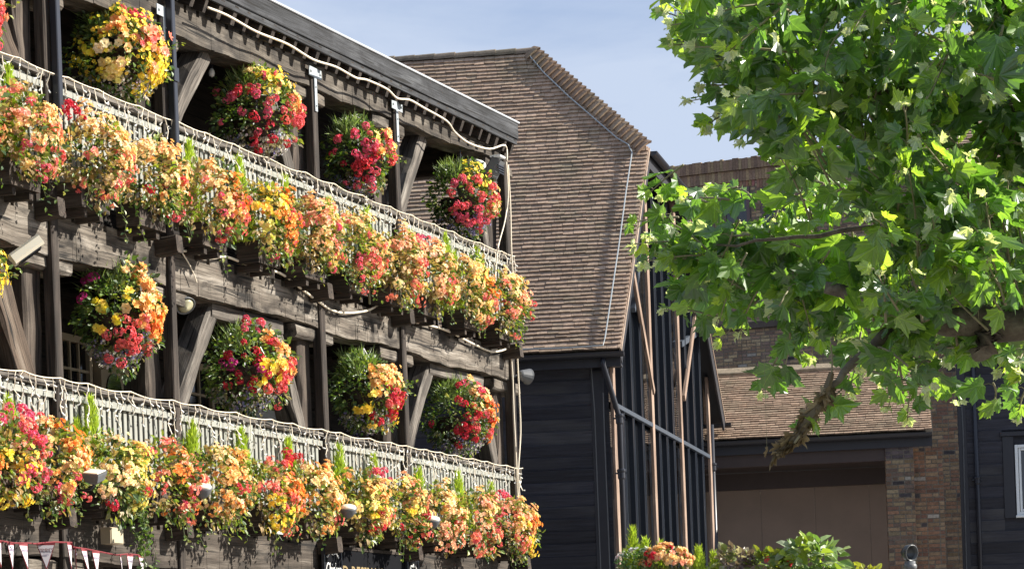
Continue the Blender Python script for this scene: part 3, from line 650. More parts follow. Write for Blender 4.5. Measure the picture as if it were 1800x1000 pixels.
def uplight(px, py, label, square):
    s, z = fp(px, py, .5); t = pubthing('balcony_uplight', s, .50, z, label, 'lamp', 'lamps among the lower flower boxes'); t.rotation_euler = (RAD(-8), RAD(15), PUBROT); t.scale = (.85, .85, .85)
    mb = MB()
    if square: mb.add([(x*a, y*a*.9, h) for a, h in ((.035, -.10), (.075, -.07), (.10, -.005), (.105, .02)) for x, y in ((-1, -1), (1, -1), (1, 1), (-1, 1))], [(3, 2, 1, 0)]+[(i*4+j, i*4+(j+1) % 4, i*4+4+(j+1) % 4, i*4+4+j) for i in range(3) for j in range(4)]+[(12, 13, 14, 15)])
    else: mb.lathe([(.02, -.12), (.055, -.10), (.09, -.055), (.108, -.01), (.11, .008)], (0, 0, 0), n=18)
    h = mb.build('housing', M['lampgrey'], t, not square)
    mb = MB()
    if square: mb.box(-.095, .095, -.085, .085, .0205, .032, 0, cham=.006)
    else: mb.lathe([(.102, .009), (.09, .03), (.055, .045), (.0, .05)], (0, 0, 0), n=18)
    mb.build('lens', M['lamplens'], t, not square)
    mb = MB(); mb.tube([(0, 0, -.10), (0, -.05, -.16), (0, -.28, -.2)], .014, 6); mb.build('arm', M['black_metal'], t, True)
uplight(166, 833, 'square grey uplight with flat white lens beside the lemon flower box', True)
uplight(356, 857, 'round grey uplight with domed white lens above the second outer post', False)
uplight(612, 893, 'round white lensed uplight half buried between the apricot and the yellow flower box', False)
uplight(760, 913, 'round uplight poking out between salmon blossoms, rightmost of the lower lamps', False)
# bulkhead floodlight at the left edge
s, z = fp(46, 440, .15); t = pubthing('floodlight', s, .15, z, 'cream tilted floodlight on the mid beam at the left edge', 'floodlight')
mb = MB(); d = Vector((-.45, .62, .55)).normalized(); u = Vector((.3, -.5, .8)); mb.bar(-d*.15, d*.15, .17, .10, u, 1, 0, .02); mb.build('housing', M['lamplens'], t)
mb = MB(); w = d.cross(u).normalized(); nn = w.cross(d).normalized(); mb.bar(-d*.11-nn*.056, d*.11-nn*.056, .13, .012, u, 1, 0, .004); mb.build('lens', M['dark_glass'], t)
mb = MB(); mb.tube([-d*.12, (-.02, -.16, -.1)], .014, 6); mb.build('bracket', M['lampgrey'], t)
# eaves floodlight and sensor at the right corner
s, z = fp(866, 293, .1); t = pubthing('floodlight', s, .12, z, 'dark finned floodlight with white top at the right end of the eaves', 'floodlight')
mb = MB(); mb.bar((.0, -.06, -.12), (0, .06, .08), .20, .13, (0, -.8, .5), 1, 0, .015); mb.build('housing', M['lampgrey'], t)
mb = MB()
for k in range(5): mb.box(-.10, .10, .075, .095, -.10+k*.03, -.088+k*.03, 0)
mb.build('fin', M['black_metal'], t)
mb = MB(); mb.box(-.09, .09, -.02, .12, .095, .125, 0, cham=.008); mb.build('top_cover', M['bulb'], t)
mb = MB(); mb.tube([(0, -.05, .0), (0, -.16, .05)], .015, 6); mb.build('bracket', M['black_metal'], t)
s, z = fp(846, 288, .08); t = pubthing('motion_sensor', s, .06, z, 'white motion sensor next to the finned floodlight under the eaves', 'sensor')
mb = MB(); mb.lathe([(.02, -.1), (.035, -.05), (.05, 0), (.05, .05), (.035, .075), (0, .085)], (0, 0, 0), (.1, .8, -.6), 12); mb.build('sensor_head', M['bulb'], t, True)
mb = MB(); mb.tube([(0, -.1, .03), (0, -.02, .03)], .02, 6); mb.build('bracket', M['lampgrey'], t)
# bell lamp off the corner, dome lamp, spot lamp
s, z = fp(922, 660, .14); t = pubthing('bell_lamp', s, .14, z, 'grey bell shaped lamp sticking out from the corner post above the lower balcony', 'lamp')
mb = MB(); ax = Vector((-.75, .35, -.12)); mb.lathe([(.04, -.09), (.055, -.07), (.095, .05), (.105, .07), (.085, .072), (.04, .0)], (0, 0, 0), ax, 16); mb.build('shade', M['lampgrey'], t, False)
mb = MB(); mb.tube([(.05, -.03, .01), (.16, -.10, -.02)], .014, 6); mb.build('bracket', M['lampgrey'], t)
s, z = fp(326, 537, -.1); t = pubthing('dome_lamp', s, -.1, z, 'round grey dome lamp hanging beside the second outer post under the mid beam', 'lamp')
ax = Vector((.35, .55, -.6)).normalized(); mb = MB(); mb.lathe([(.015, -.08), (.05, -.07), (.085, -.03), (.10, .01), (.094, .012), (.05, -.04)], (0, 0, 0), ax, 18); mb.build('shade', M['lampgrey'], t, True)
mb = MB(); mb.lathe([(.088, .0), (.06, .028), (0, .04)], (0, 0, 0), ax, 16); mb.build('lens', plain('dusty_lens', S(170, 165, 135), .3, var=.2), t, True)
mb = MB(); mb.tube([-ax*.07, (0, -.05, .17)], .01, 6); mb.build('bracket', M['black_metal'], t)
s, z = fp(503, 583, -.35); t = pubthing('spot_lamp', s, -.35, z, 'small grey conical spot lamp hanging left of the third inner post', 'lamp')
mb = MB(); mb.lathe([(.02, .09), (.045, .05), (.06, -.04), (.065, -.07), (.05, -.065), (.03, 0)], (0, 0, 0), (-.2, .3, 1), 14); mb.build('shade', M['lampgrey'], t, True)
mb = MB(); mb.tube([(0, 0, .08), (0, 0, .2)], .012, 6); mb.build('bracket', M['grey_metal'], t)
s, z = fp(193, 942, .0); t = pubthing('junction_box', s, .02, z, 'beige junction box on the timber under the lemon flower box', 'junction box')
mb = MB(); mb.box(-.12, .12, -.05, .05, -.075, .075, 0, cham=.006); b = mb.build('housing', M['cream'], t)
mb = MB(); mb.box(-.11, .11, .0505, .058, -.066, .066, 0, cham=.003); mb.build('cover', plain('box_cover', S(172, 162, 138), .6, var=.15), t)

# ------------------------------------------------------------------ signs and bunting
def text_mesh(body, size, name, m, parent, loc, shear=0., ext=.002, sx=1., R=None):
    c = bpy.data.curves.new(name, 'FONT'); c.body = body; c.size = size; c.shear = shear; c.extrude = ext; c.align_x = 'CENTER'; c.align_y = 'CENTER'
    o = bpy.data.objects.new(name, c); COL.objects.link(o); bpy.context.view_layer.update()
    me = bpy.data.meshes.new_from_object(o.evaluated_get(bpy.context.evaluated_depsgraph_get())); bpy.data.objects.remove(o)
    R = R or Matrix(((-1, 0, 0), (0, 0, 1), (0, 1, 0))).to_4x4()
    me.transform(Matrix.Diagonal((sx, 1, 1, 1))); me.transform(R); me.materials.clear(); me.materials.append(m)
    q = bpy.data.objects.new(name, me); COL.objects.link(q); q.parent = parent; q.location = loc; return q
chalk = plain('chalk_lettering', S(225, 225, 220), .8, var=.2, scale=40)
slate = plain('chalkboard_black', S(18, 19, 23), .9, spec=.08, var=.3, scale=10)
gold = plain('gold_lettering', S(140, 122, 82), .5, var=.2)
def chalkboard(px0, px1, ptop, off, label, words, orn):
    s1, z = fp(px0, ptop, off); s0, _ = fp(px1, ptop+8, off); w = s1-s0; h = .95
    t = pubthing('chalkboard', (s0+s1)/2, off, z, label, 'chalkboard')
    mb = MB(); mb.box(-w/2, w/2, -.012, .012, -h, 0, 2, cham=.003); mb.build('board', slate, t)
    mb = MB(); mb.box(-w/2-.02, -w/2, -.016, .018, -h, .02, 2); mb.box(w/2, w/2+.02, -.016, .018, -h, .02, 2); mb.box(-w/2, w/2, -.016, .018, .001, .02, 0); mb.build('frame', M['black_metal'], t)
    if orn:
        mb = MB()
        for sg in (-1, 1): mb.tube([(sg*w*q, .015, -.085+v) for q, v in ((.03, .01), (.12, .03), (.2, .028), (.28, .005), (.33, -.02), (.38, -.01))], [.004, .009, .011, .009, .006, .003], 5)
        for sg in (-1, 0, 1): mb.tube([(0, .015, -.06), (sg*w*.06, .015, -.03)], [.007, .003], 5)
        mb.build('ornament', chalk, t)
    for wd, dz, sz, sh in words: text_mesh(wd, sz, 'lettering', chalk, t, (0, .0135, dz), sh, .001, .62)
chalkboard(568, 597, 961, .04, 'chalkboard with white script lettering and scroll hanging at the third post', [('Chicken', -.235, .2, .35)], True)
chalkboard(715, 733, 985, .04, 'chalkboard with only its white scroll visible, hanging at the fourth post', [], True)
chalkboard(491, 512, 962, -.3, 'narrow dark notice board with faint rows of lettering left of the script chalkboard', [('SERVED', -.16, .07, 0), ('DAILY', -.25, .07, 0)], False)
s1, z = fp(597, 962, .0); s0, _ = fp(694, 985, .0)
t = pubthing('signboard', (s0+s1)/2, .0, 3.31, 'long black signboard with gold capital lettering under the yellow flower box', 'sign')
w = s1-s0+.5; mb = MB(); mb.box(-w/2, w/2+.0, -.02, .02, -.52, 0, 0, cham=.004); mb.build('board', slate, t)
mb = MB(); mb.box(-w/2-.03, w/2+.03, -.025, .03, .001, .035, 0); mb.box(-w/2-.03, w/2+.03, -.025, .03, -.56, -.521, 0); mb.build('frame', M['post'], t)
text_mesh('AND RESTAURANTS', .25, 'lettering', gold, t, (.05, .021, -.265), 0, .002, .93)
# bunting
BP = [(-20, 946), (0, 950), (25, 954), (50, 954), (60, 955), (95, 952), (126, 953), (128, 961), (150, 964), (175, 969), (205, 975), (225, 973), (254, 976)]
s, z = fp(100, 953, .12); t = pubthing('bunting', s, .12, z, 'red edged white pennant bunting strung across the bottom left of the pub front', 'bunting'); o0 = (s, z)
red = plain('bunting_red', S(118, 34, 42), .8, var=.15); white = plain('bunting_white', S(196, 190, 194), .8, var=.08)
def bl(px, py): a, b = fp(px, py, .12); return Vector((a-o0[0], 0, b-o0[1]))
mb = MB(); mb.tube([bl(*p) for p in BP], .007, 5); mb.build('cord', red, t)
grey = plain('bunting_print', S(150, 140, 165), .8, var=.2); dred = plain('bunting_print_red', S(96, 40, 50), .8, var=.2)
def cordy(px):
    for (a, b), (c, d) in zip(BP, BP[1:]):
        if a <= px <= c: return b+(d-b)*(px-a)/(c-a)
for px, w, h, ang, tilt, big in ((-4, .14, .23, .1, .0, 0), (18, .15, .235, .1, -.02, 0), (40, .15, .23, -.1, .03, 0), (80, .19, .24, -1.0, 0, 1), (121, .15, .24, .2, -.02, 0), (130, .1, .22, .8, .02, 0), (147, .15, .235, .1, .05, 0), (168, .14, .23, -.1, -.02, 0), (211, .12, .22, .4, -.05, 0), (228, .15, .22, .0, -.05, 0), (247, .14, .22, .1, -.01, 0)):
    c = bl(px, cordy(px)); e = Matrix.Rotation(ang, 3, 'Z') @ Vector((-1, 0, 0)); nv = e.cross(Vector((0, 0, 1))); tv = e*tilt
    def tri(k, yo, zo): return [c-e*w/2*k+nv*yo+Vector((0, 0, zo)), c+e*w/2*k+nv*yo+Vector((0, 0, zo)), c+nv*(yo+.02)+tv+Vector((0, 0, -h*k+zo*.6))]
    w *= .88; mb = MB(); A = tri(1, .0, 0)+tri(1, .003, 0); mb.add(A, [(0, 2, 1), (3, 4, 5), (0, 1, 4, 3), (1, 2, 5, 4), (2, 0, 3, 5)]); p = mb.build('pennant', red, t)
    mb = MB(); A = tri(.84, .005, -.022)+tri(.84, -.003, -.022); mb.add(A[:3], [(0, 1, 2)]); mb.add(A[3:], [(0, 2, 1)]); mb.build('panel', white, p)
    R = Matrix((tuple(e), (0, 0, 1), tuple(nv))).transposed().to_4x4()
    pm = c+nv*.0135+Vector((0, 0, -.065))+tv*.25
    text_mesh("PIMM'S", .042 if big else .026, 'print', dred if big else grey, p, pm, 0, .0008, 1, R)
    if big: text_mesh('cups', .026, 'print', grey, p, pm+Vector((0, 0, -.035))+nv*.003, 0, .0008, 1, R)

# ================================================================== BLACK BARN
def rect_frame(o, ang):                                  # x along a front that faces the viewer, y away from him
    return Vector((math.cos(ang), math.sin(ang), 0)), Vector((-math.sin(ang), math.cos(ang), 0))
def hit(px, py, P0, n):
    r = Vector(ray(px, py)); t = (P0-Vector((0, 0, EYE))).dot(n)/r.dot(n); return Vector((0, 0, EYE))+r*t
def tile_roof(mb, P0, u, vdir, nrm, rows, gauge, urange, tw=.165, th=.017, seed=1, pal=((.39, .285, .21), (.355, .26, .19), (.42, .31, .23), (.33, .245, .185), (.385, .295, .215))):
    rng = random.Random(seed)
    for i in range(rows):
        v = i*gauge; u0, u1 = urange(v+gauge*.5)
        if u1-u0 < .03: continue
        x = u0-rng.uniform(0, tw)-(i % 2)*tw*.5; wav = .006*math.sin(i*.7)
        while x < u1:
            a = max(x+.002, u0); b = min(x+tw-.002, u1)
            if b-a > .02:
                dl = rng.uniform(-.008, .008)+.008*math.sin(x*2.1+i*.9)+(-.02 if rng.random() < .012 else 0); lf = rng.uniform(0, .008); c = rng.choice(pal); k = rng.uniform(.86, 1.14); tl = rng.uniform(-.003, .003)
                q = lambda uu, vv, nn: P0+u*uu+vdir*vv+nrm*nn
                V = [q(a, v+dl+wav, th*.7+lf), q(b, v+dl+wav+tl, th*.7+lf), q(b, v+dl+wav+tl, th*1.75+lf), q(a, v+dl+wav, th*1.75+lf), q(a, v+gauge*1.3, .002), q(b, v+gauge*1.3, .002), q(b, v+gauge*1.3, th*.9), q(a, v+gauge*1.3, th*.9)]
                mb.add(V, [(0, 1, 2, 3), (3, 2, 6, 7), (0, 3, 7, 4), (1, 5, 6, 2), (4, 5, 1, 0)], 0, None, tuple(z*k for z in c))
            x += tw
def tile_mat():
    m, nt, out = mat('clay_tiles'); tc = nd(nt, 'ShaderNodeTexCoord').outputs['Object']; c = attr(nt, 'col').outputs['Color']
    c = mixc(nt, c, ramp(nt, noise(nt, tc, 14, 6, .7), [(.3, (.5, .5, .5)), (.65, (1.15, 1.12, 1.1))]), .8, 'MULTIPLY')
    c = mixc(nt, c, (.16, .15, .10), mixfac(nt, noise(nt, tc, 1.1, 7, .72), .50, .70, .6))
    c = mixc(nt, c, (.36, .34, .26), mixfac(nt, noise(nt, tc, 9, 4, .6), .66, .74, .4))
    p = nd(nt, 'ShaderNodeBsdfPrincipled', i_Roughness=.9); p.inputs['Specular IOR Level'].default_value = .2
    nt.links.new(c, p.inputs['Base Color']); nt.links.new(bump(nt, noise(nt, tc, 60, 4), .4, .01), p.inputs['Normal']); nt.links.new(p.outputs[0], out.inputs[0]); return m
M['tile'] = tile_mat()
def board_mat(name, a, b):
    m, nt, out = mat(name); g = attr(nt, 'g').outputs['Vector']; n = noise(nt, mapped(nt, g, (1.5, 30, 30)), 1, 5, .65, .3); n2 = noise(nt, mapped(nt, g, (.6, 2, 2)), 1, 4)
    c = mixc(nt, mixc(nt, ramp(nt, n, [(.3, a), (.7, b)]), (.06, .06, .06), mixfac(nt, n2, .48, .72, .6)), attr(nt, 'col').outputs['Color'], 1., 'MULTIPLY')
    p = nd(nt, 'ShaderNodeBsdfPrincipled', i_Roughness=.55); p.inputs['Specular IOR Level'].default_value = .35
    nt.links.new(c, p.inputs['Base Color']); nt.links.new(bump(nt, n, .5, .012), p.inputs['Normal']); nt.links.new(p.outputs[0], out.inputs[0]); return m
M['tarred'] = board_mat('tarred_boards', S(27, 28, 36), S(50, 52, 62))
M['trimblack'] = plain('black_trim', S(36, 37, 44), .5, var=.3, scale=8)
M['pinkpost'] = wood('pale_frame_timber', (.22, .15, .11), (.33, .235, .18), (.42, .32, .25), (.15, .10, .075), .4)
M['greyrail'] = plain('grey_rail', S(66, 74, 85), .45, var=.2)
M['mullion'] = plain('mullion_black', S(24, 30, 40), .3, var=.3)
m, nt, out = mat('old_glass'); tc = nd(nt, 'ShaderNodeTexCoord').outputs['Object']
p = nd(nt, 'ShaderNodeBsdfPrincipled', i_Roughness=.03); p.inputs['Base Color'].default_value = (.008, .009, .011, 1); p.inputs['Specular IOR Level'].default_value = .9
nt.links.new(bump(nt, noise(nt, mapped(nt, tc, (1, 1, .6)), 2.2, 2, .5, .6), .12, .05), p.inputs['Normal']); nt.links.new(p.outputs[0], out.inputs[0]); M['glass'] = m

A1 = RAD(-7); e1, b1 = rect_frame(None, A1); G1 = Vector((math.sin(RAD(12)), math.cos(RAD(12)), 0)); UPZ = Vector((0, 0, 1))
C = at(1090, 615, 41.7); PT = RAD(53.7); V1 = b1*math.cos(PT)+UPZ*math.sin(PT); N1 = -b1*math.sin(PT)+UPZ*math.cos(PT)
def ruv(px, py): q = hit(px, py, C, N1)-C; return q.dot(e1), q.dot(V1)
u1, v1 = ruv(1140, 262); u2, v2 = ruv(938, 92)
GN = Vector((G1.y, -G1.x, 0))
H1 = C+e1*u1+V1*v1; AP = C+e1*u2+V1*v2
H2 = hit(1205, 338, C, GN); R2 = hit(1276, 738, C, GN)
barn = empty('black_barn', Vector((C.x, C.y, 0)), 0, 'black weatherboarded barn with brown tiled half hipped roof and glazed gable', 'building')
BO = Vector((C.x, C.y, 0)); L_ = lambda p: Vector(p)-BO
GA = .0860
mb = MB()
def ur(v): return (-9.5, u1*v/v1 if v < v1 else u1+(u2-u1)*(v-v1)/(v2-v1))
tile_roof(mb, L_(C), e1, V1, N1, int(v2/GA), GA, ur, seed=5, th=.031)
mb.add([L_(C+e1*x+V1*v-N1*.03) for x, v in ((-9.5, 0), (0, 0), (u1, v1), (u2, v2), (-9.5, v2))], [(0, 1, 2, 3, 4)], 0, None, (.05, .045, .04))
roof = mb.build('roof', M['tile'], barn)
# hip triangle, rear slope
mb = MB(); Z0 = AP-e1*9.5+(-e1*u2); far = -e1*9.5
mb.add([L_(p) for p in (AP, H1, H2)]+[L_(p) for p in (AP, H2, R2, R2+far, AP+far)]+[L_(p)-UPZ*.06 for p in (AP, H2, R2, R2+far, AP+far)], [(0, 1, 2), (3, 4, 5, 6, 7), (12, 11, 10, 9, 8), (5, 4, 9, 10), (6, 5, 10, 11)], 0, None, (.24, .17, .13)); mb.build('rear_slope', M['tile'], barn)
mb = MB(); n = 26                                        # ridge tiles
for k in range(30):
    a = AP+e1*(.05-k*.33); bq = AP+e1*(.05-(k+1)*.33-.02); r = .105+random.uniform(-.004, .006); c = random.choice(((.20, .17, .13), (.17, .145, .115), (.23, .19, .15)))
    pts = [(math.cos(t)*r, math.sin(t)*r*.8) for t in np.linspace(-.25, math.pi+.25, 9)]
    V = [L_(p)+b1*x+UPZ*(y-.015+(.012 if p is a else 0)) for p in (a, bq) for x, y in pts]
    mb.add(V, [(i, i+1, 9+i+1, 9+i) for i in range(8)]+[tuple(range(9))], 0, None, c)
mb.build('ridge', M['tile'], roof)
mb = MB(); hd = (AP-H1); HL = hd.length; hd.normalize(); hs = hd.cross(N1).normalized(); hu = hs.cross(hd).normalized()
if hu.z < 0: hu = -hu
nb = 27
for k in range(nb):                                       # bonnet tiles up the hip, each lapping the one below
    p = H1+hd*(HL*k/nb); c = random.choice(((.30, .21, .15), (.25, .18, .13), (.33, .25, .18))); w = .23+random.uniform(-.01, .01); ln = HL/nb*1.5
    V = []
    for t in np.linspace(-1, .3, 9):
        x = t*w; y = .085*(1-t*t)**.7
        V += [L_(p)+hs*x+hu*(y+.055)-hd*(.02*abs(t)), L_(p)+hs*x*.9+hu*(y*.8+.03)-hd*(.02*abs(t)), L_(p+hd*ln)+hs*x*.8+hu*(y*.75+.0)]
    F_ = []
    for i in range(8): F_ += [(3*i, 3*i+3, 3*i+5, 3*i+2), (3*i+1, 3*i+4, 3*i+3, 3*i)]
    mb.add(V, F_, 0, None, c)
mb.build('bonnet_hip', M['tile'], roof)
# verge tiles' pale edge and conductor tape
mb = MB(); mb.bar(L_(C+e1*.01-N1*.0), L_(H1+e1*.01), .03, .05, N1, 12, .003, 0, (.42, .33, .26)); mb.build('verge', M['tile'], roof)
mb = MB(); tp = [(930, 97), (955, 127), (1000, 170), (1050, 213), (1085, 243), (1104, 254), (1111, 268), (1100, 340), (1088, 430), (1076, 510), (1064, 590), (1060, 607), (1000, 611), (912, 614)]
mb.tube([L_(hit(x, y, C+N1*.085, N1)) for x, y in tp], .011, 5); mb.build('conductor_tape', M['grey_metal'], roof)
# front wall of lapped boards
W = C-e1*.22+b1*.32; mb = MB(); z = 0; wl = L_(W); wl.z = 0
while z < 6.55:
    a = wl+UPZ*(z+.095); x = -9.3
    mb.bar(a+e1*x-b1*random.uniform(.008, .016), a-e1*.26-b1*random.uniform(.008, .016), .025, .20, (-b1*.12+UPZ).normalized(), 10, .0025, .003, (random.uniform(.65, 1.35),)*3); z += .186+random.uniform(-.006, .006)
mb.add([wl-e1*9.4+b1*.02, wl+b1*.02, wl+b1*.02+UPZ*6.7, wl-e1*9.4+b1*.02+UPZ*6.7], [(0, 1, 2, 3)]); mb.build('wall', M['tarred'], barn)
mb = MB(); mb.bar(wl-e1*.16-b1*.02, wl-e1*.16-b1*.02+UPZ*6.45, .2, .05, b1, 6, .003, .005); mb.build('corner_board', M['trimblack'], barn)
mb = MB(); mb.bar(L_(C)-e1*9.4+b1*.06-UPZ*.13, L_(C)+e1*0+b1*.06-UPZ*.13, .04, .2, UPZ, 1); mb.bar(L_(C)-e1*9.4+b1*.22-UPZ*.2, L_(C)+b1*.22-UPZ*.2, .3, .03, UPZ, 1); mb.build('eaves_soffit', M['trimblack'], barn)
def gutter(p, q, r, name, parent):
    d = (q-p).normalized(); s_ = d.cross(UPZ).normalized(); mb = MB(); V = []
    for e in (p, q):
        for t in np.linspace(math.pi, 2*math.pi, 9): V.append(e+s_*math.cos(t)*r+UPZ*math.sin(t)*r)
    V += [v*1 for v in V]; k = 9
    mb.add(V[:18], [(i, i+1, k+i+1, k+i) for i in range(8)]+[tuple(range(9)), tuple(range(17, 8, -1))]); return mb.build(name, M['black_metal'], parent)
gutter(L_(C)-e1*9.3-b1*.06-UPZ*.02, L_(C)+e1*.06-b1*.06-UPZ*.03, .075, 'gutter', barn)
def pipe(P, r, collars, parent, brackets=True):
    mb = MB(); mb.tube(P, r, 10); dp = mb.build('downpipe', M['black_metal'], parent, True)
    for c in collars:
        mb = MB(); mb.lathe([(r*1.05, -.07), (r*1.35, -.05), (r*1.35, .03), (r*1.6, .05), (r*1.6, .075), (r*1.05, .09)], c, n=12)
        if brackets: mb.box(c[0]-r*2.2, c[0]+r*2.2, c[1]+.0, c[1]+.09, c[2]+.015, c[2]+.035, 0)
        mb.build('pipe_collar', M['black_metal'], dp)
    return dp
fpn = -b1
def on(px, py, P0, n): return L_(hit(px, py, P0, n))
PO = C-b1*.02
pts = [on(1060, 628, PO, b1), on(1060, 640, PO, b1), on(1083, 715, PO+b1*.15, b1), on(1089, 735, PO+b1*.2, b1)]
pts.append(Vector((pts[-1].x, pts[-1].y, 0))); pts[-1] = pts[-1]
pipe(pts, .042, [Vector((pts[3].x, pts[3].y, pts[3].z-.02)), Vector((pts[3].x, pts[3].y, on(1094, 832, PO, b1).z))], barn)
for nm, xs in (('wall_cable', [(1037, 620), (1045, 720), (1050, 850), (1056, 1000)]), ('wall_cable', [(1060, 690), (1063, 780), (1068, 900), (1072, 1000)])):
    mb = MB(); mb.tube([on(x, y, W-b1*.05, b1) for x, y in xs], .009, 5); mb.build(nm, M['lampgrey'], barn)
# glazed gable
gx = W+e1*.02
def gp(px, py): q = hit(px, py, gx, GN)-gx; return q.dot(G1), gx.z+q.z
def GQ(q, z, o=0): return L_(Vector((gx.x, gx.y, 0))+G1*q+GN*o+UPZ*z)
qv = lambda P: (P-gx).dot(G1)
rl = [(qv(C), C.z), (qv(H1), H1.z), (qv(H2), H2.z), (qv(R2), R2.z)]
def zr(q):
    for (a, b), (c, d) in zip(rl, rl[1:]):
        if a <= q <= c: return b+(d-b)*(q-a)/(c-a)
    return rl[0][1] if q < rl[0][0] else rl[-1][1]
q2 = gp(1146, 820)[0]; q3 = gp(1196, 820)[0]; q4 = gp(1248, 900)[0]; zt = gp(1090, 722)[1]; zt2 = gp(1243, 800)[1]; zt = (zt+zt2)/2
QP = [.07, q2, q3, q4]
for q in QP:
    mb = MB(); mb.bar(GQ(q, 0, .04), GQ(q, zr(q)-.12, .03), .20, .05, GN, 8, .004, .006); mb.build('gable_post', M['pinkpost'], barn)
for (a, b) in (((1142, 690), (1106, 480)), ((1196, 700), (1216, 555))):
    qa, za = gp(*a); qb, zb_ = gp(*b); mb = MB(); mb.bar(GQ(qa, za, .06), GQ(qb, min(zb_, zr(qb)-.1), .06), .13, .05, GN, 4, .003, .005); mb.build('gable_brace', M['pinkpost'], barn)
for (a, b) in (((1113, 545), (1124, 440)), ((1196, 605), (1222, 500))):
    qa, za = gp(*a); qb, zb_ = gp(*b); mb = MB(); mb.bar(GQ(qa, za, .0), GQ(qb, min(zb_, zr(qb)-.1), .0), .10, .07, GN, 2); mb.build('steel_brace', M['greyrail'], barn)
for a, b in zip(QP, QP[1:]):
    mb = MB(); mb.bar(GQ(a+.09, zt, .03), GQ(b-.09, zt, .03), .06, .07, GN.cross(G1), 1, 0, .006); mb.build('transom', M['greyrail'], barn)
    nm = 4; qs = [a+(b-a)*k/nm for k in range(nm+1)]
    for q in qs[1:-1]:
        mb = MB(); mb.bar(GQ(q, 0, -.02), GQ(q, zr(q)-.14, -.02), .10, .09, GN, 1, 0, .005); mu = mb.build('mullion', M['mullion'], barn)
        mb = MB(); mb.bar(GQ(q-.056, .3, .046), GQ(q-.056, zr(q)-.2, .046), .012, .012, GN); mb.build('glazing_bead', M['greyrail'], mu)
    for qa, qb in zip(qs, qs[1:]):
        for z0, z1 in ((.1, zt-.05), (zt+.05, None)):
            j = random.uniform(-.006, .006); za, zb_ = (z1, z1) if z1 else (zr(qa)-.13, zr(qb)-.13)
            mb = MB(); mb.add([GQ(qa, z0, -.05+j), GQ(qb, z0, -.05-j), GQ(qb, zb_, -.05-j), GQ(qa, za, -.05+j)], [(0, 1, 2, 3)]); mb.build('pane', M['glass'], barn)
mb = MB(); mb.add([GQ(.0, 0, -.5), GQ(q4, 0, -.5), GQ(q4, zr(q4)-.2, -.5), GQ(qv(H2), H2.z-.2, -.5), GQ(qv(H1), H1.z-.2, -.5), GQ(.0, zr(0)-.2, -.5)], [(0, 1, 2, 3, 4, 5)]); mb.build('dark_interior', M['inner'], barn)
for P, Q, nm in ((C, H1, 'bargeboard'), (H1, H2, 'hip_fascia'), (H2, R2, 'bargeboard')):
    dd = (Q-P).normalized(); upn = GN.cross(dd).normalized(); upn = upn if upn.z > 0 else -upn
    mb = MB(); mb.bar(L_(P)-upn*.15-GN*.03, L_(Q)-upn*.15-GN*.03, .035, .26, upn, 4, .002, .004)
    mb.bar(L_(P)-upn*.06-GN*.16, L_(Q)-upn*.06-GN*.16, .26, .03, upn, 1); mb.build(nm, M['trimblack'], barn)
mb = MB()
for k in range(9):
    p = L_(H2)+(L_(R2)-L_(H2))*(k/30)+UPZ*.02; mb.bar(p-GN*.25, p+GN*.04, .20, .05, UPZ, 1, 0, .015, (.48, .28, .2))
mb.build('verge', M['tile'], barn)
gutter(L_(R2)-e1*2-UPZ*.05+b1*.08, L_(R2)+e1*.09-UPZ*.05+b1*.08, .085, 'gutter', barn)
gutter(L_(H1)+GN*.06-UPZ*.04, L_(H2)+GN*.06-UPZ*.04, .07, 'gutter', barn)
q = GQ(q4+.14, 0, .06); zt_ = R2.z-.35; pipe([Vector((q.x, q.y, zt_+.2)), Vector((q.x, q.y, 0))], .05, [Vector((q.x, q.y, on(1253, 825, gx, GN).z))], barn)

# ================================================================== BUILDINGS ON THE RIGHT
M['brick'] = None
def brick_mat():
    m, nt, out = mat('stock_bricks'); tc = nd(nt, 'ShaderNodeTexCoord').outputs['Object']; c = attr(nt, 'col').outputs['Color']
    c = mixc(nt, c, ramp(nt, noise(nt, tc, 26, 5, .7), [(.3, (.6, .6, .6)), (.7, (1.2, 1.2, 1.2))]), .9, 'MULTIPLY')
    c = mixc(nt, c, (.05, .045, .04), mixfac(nt, noise(nt, tc, 1.1, 5, .65), .5, .75, .55))
    p = nd(nt, 'ShaderNodeBsdfPrincipled', i_Roughness=.92); p.inputs['Specular IOR Level'].default_value = .2
    nt.links.new(c, p.inputs['Base Color']); nt.links.new(bump(nt, noise(nt, tc, 70, 4), .5, .01), p.inputs['Normal']); nt.links.new(p.outputs[0], out.inputs[0]); return m
M['brick'] = brick_mat()
STOCK = [(.23, .17, .105), (.21, .15, .10), (.18, .125, .09), (.25, .195, .12), (.17, .12, .09), (.26, .21, .135), (.15, .11, .09)]
REDDISH = [(.23, .135, .09), (.2, .12, .08), (.25, .155, .10), (.25, .18, .115), (.17, .10, .075), (.27, .2, .13)]
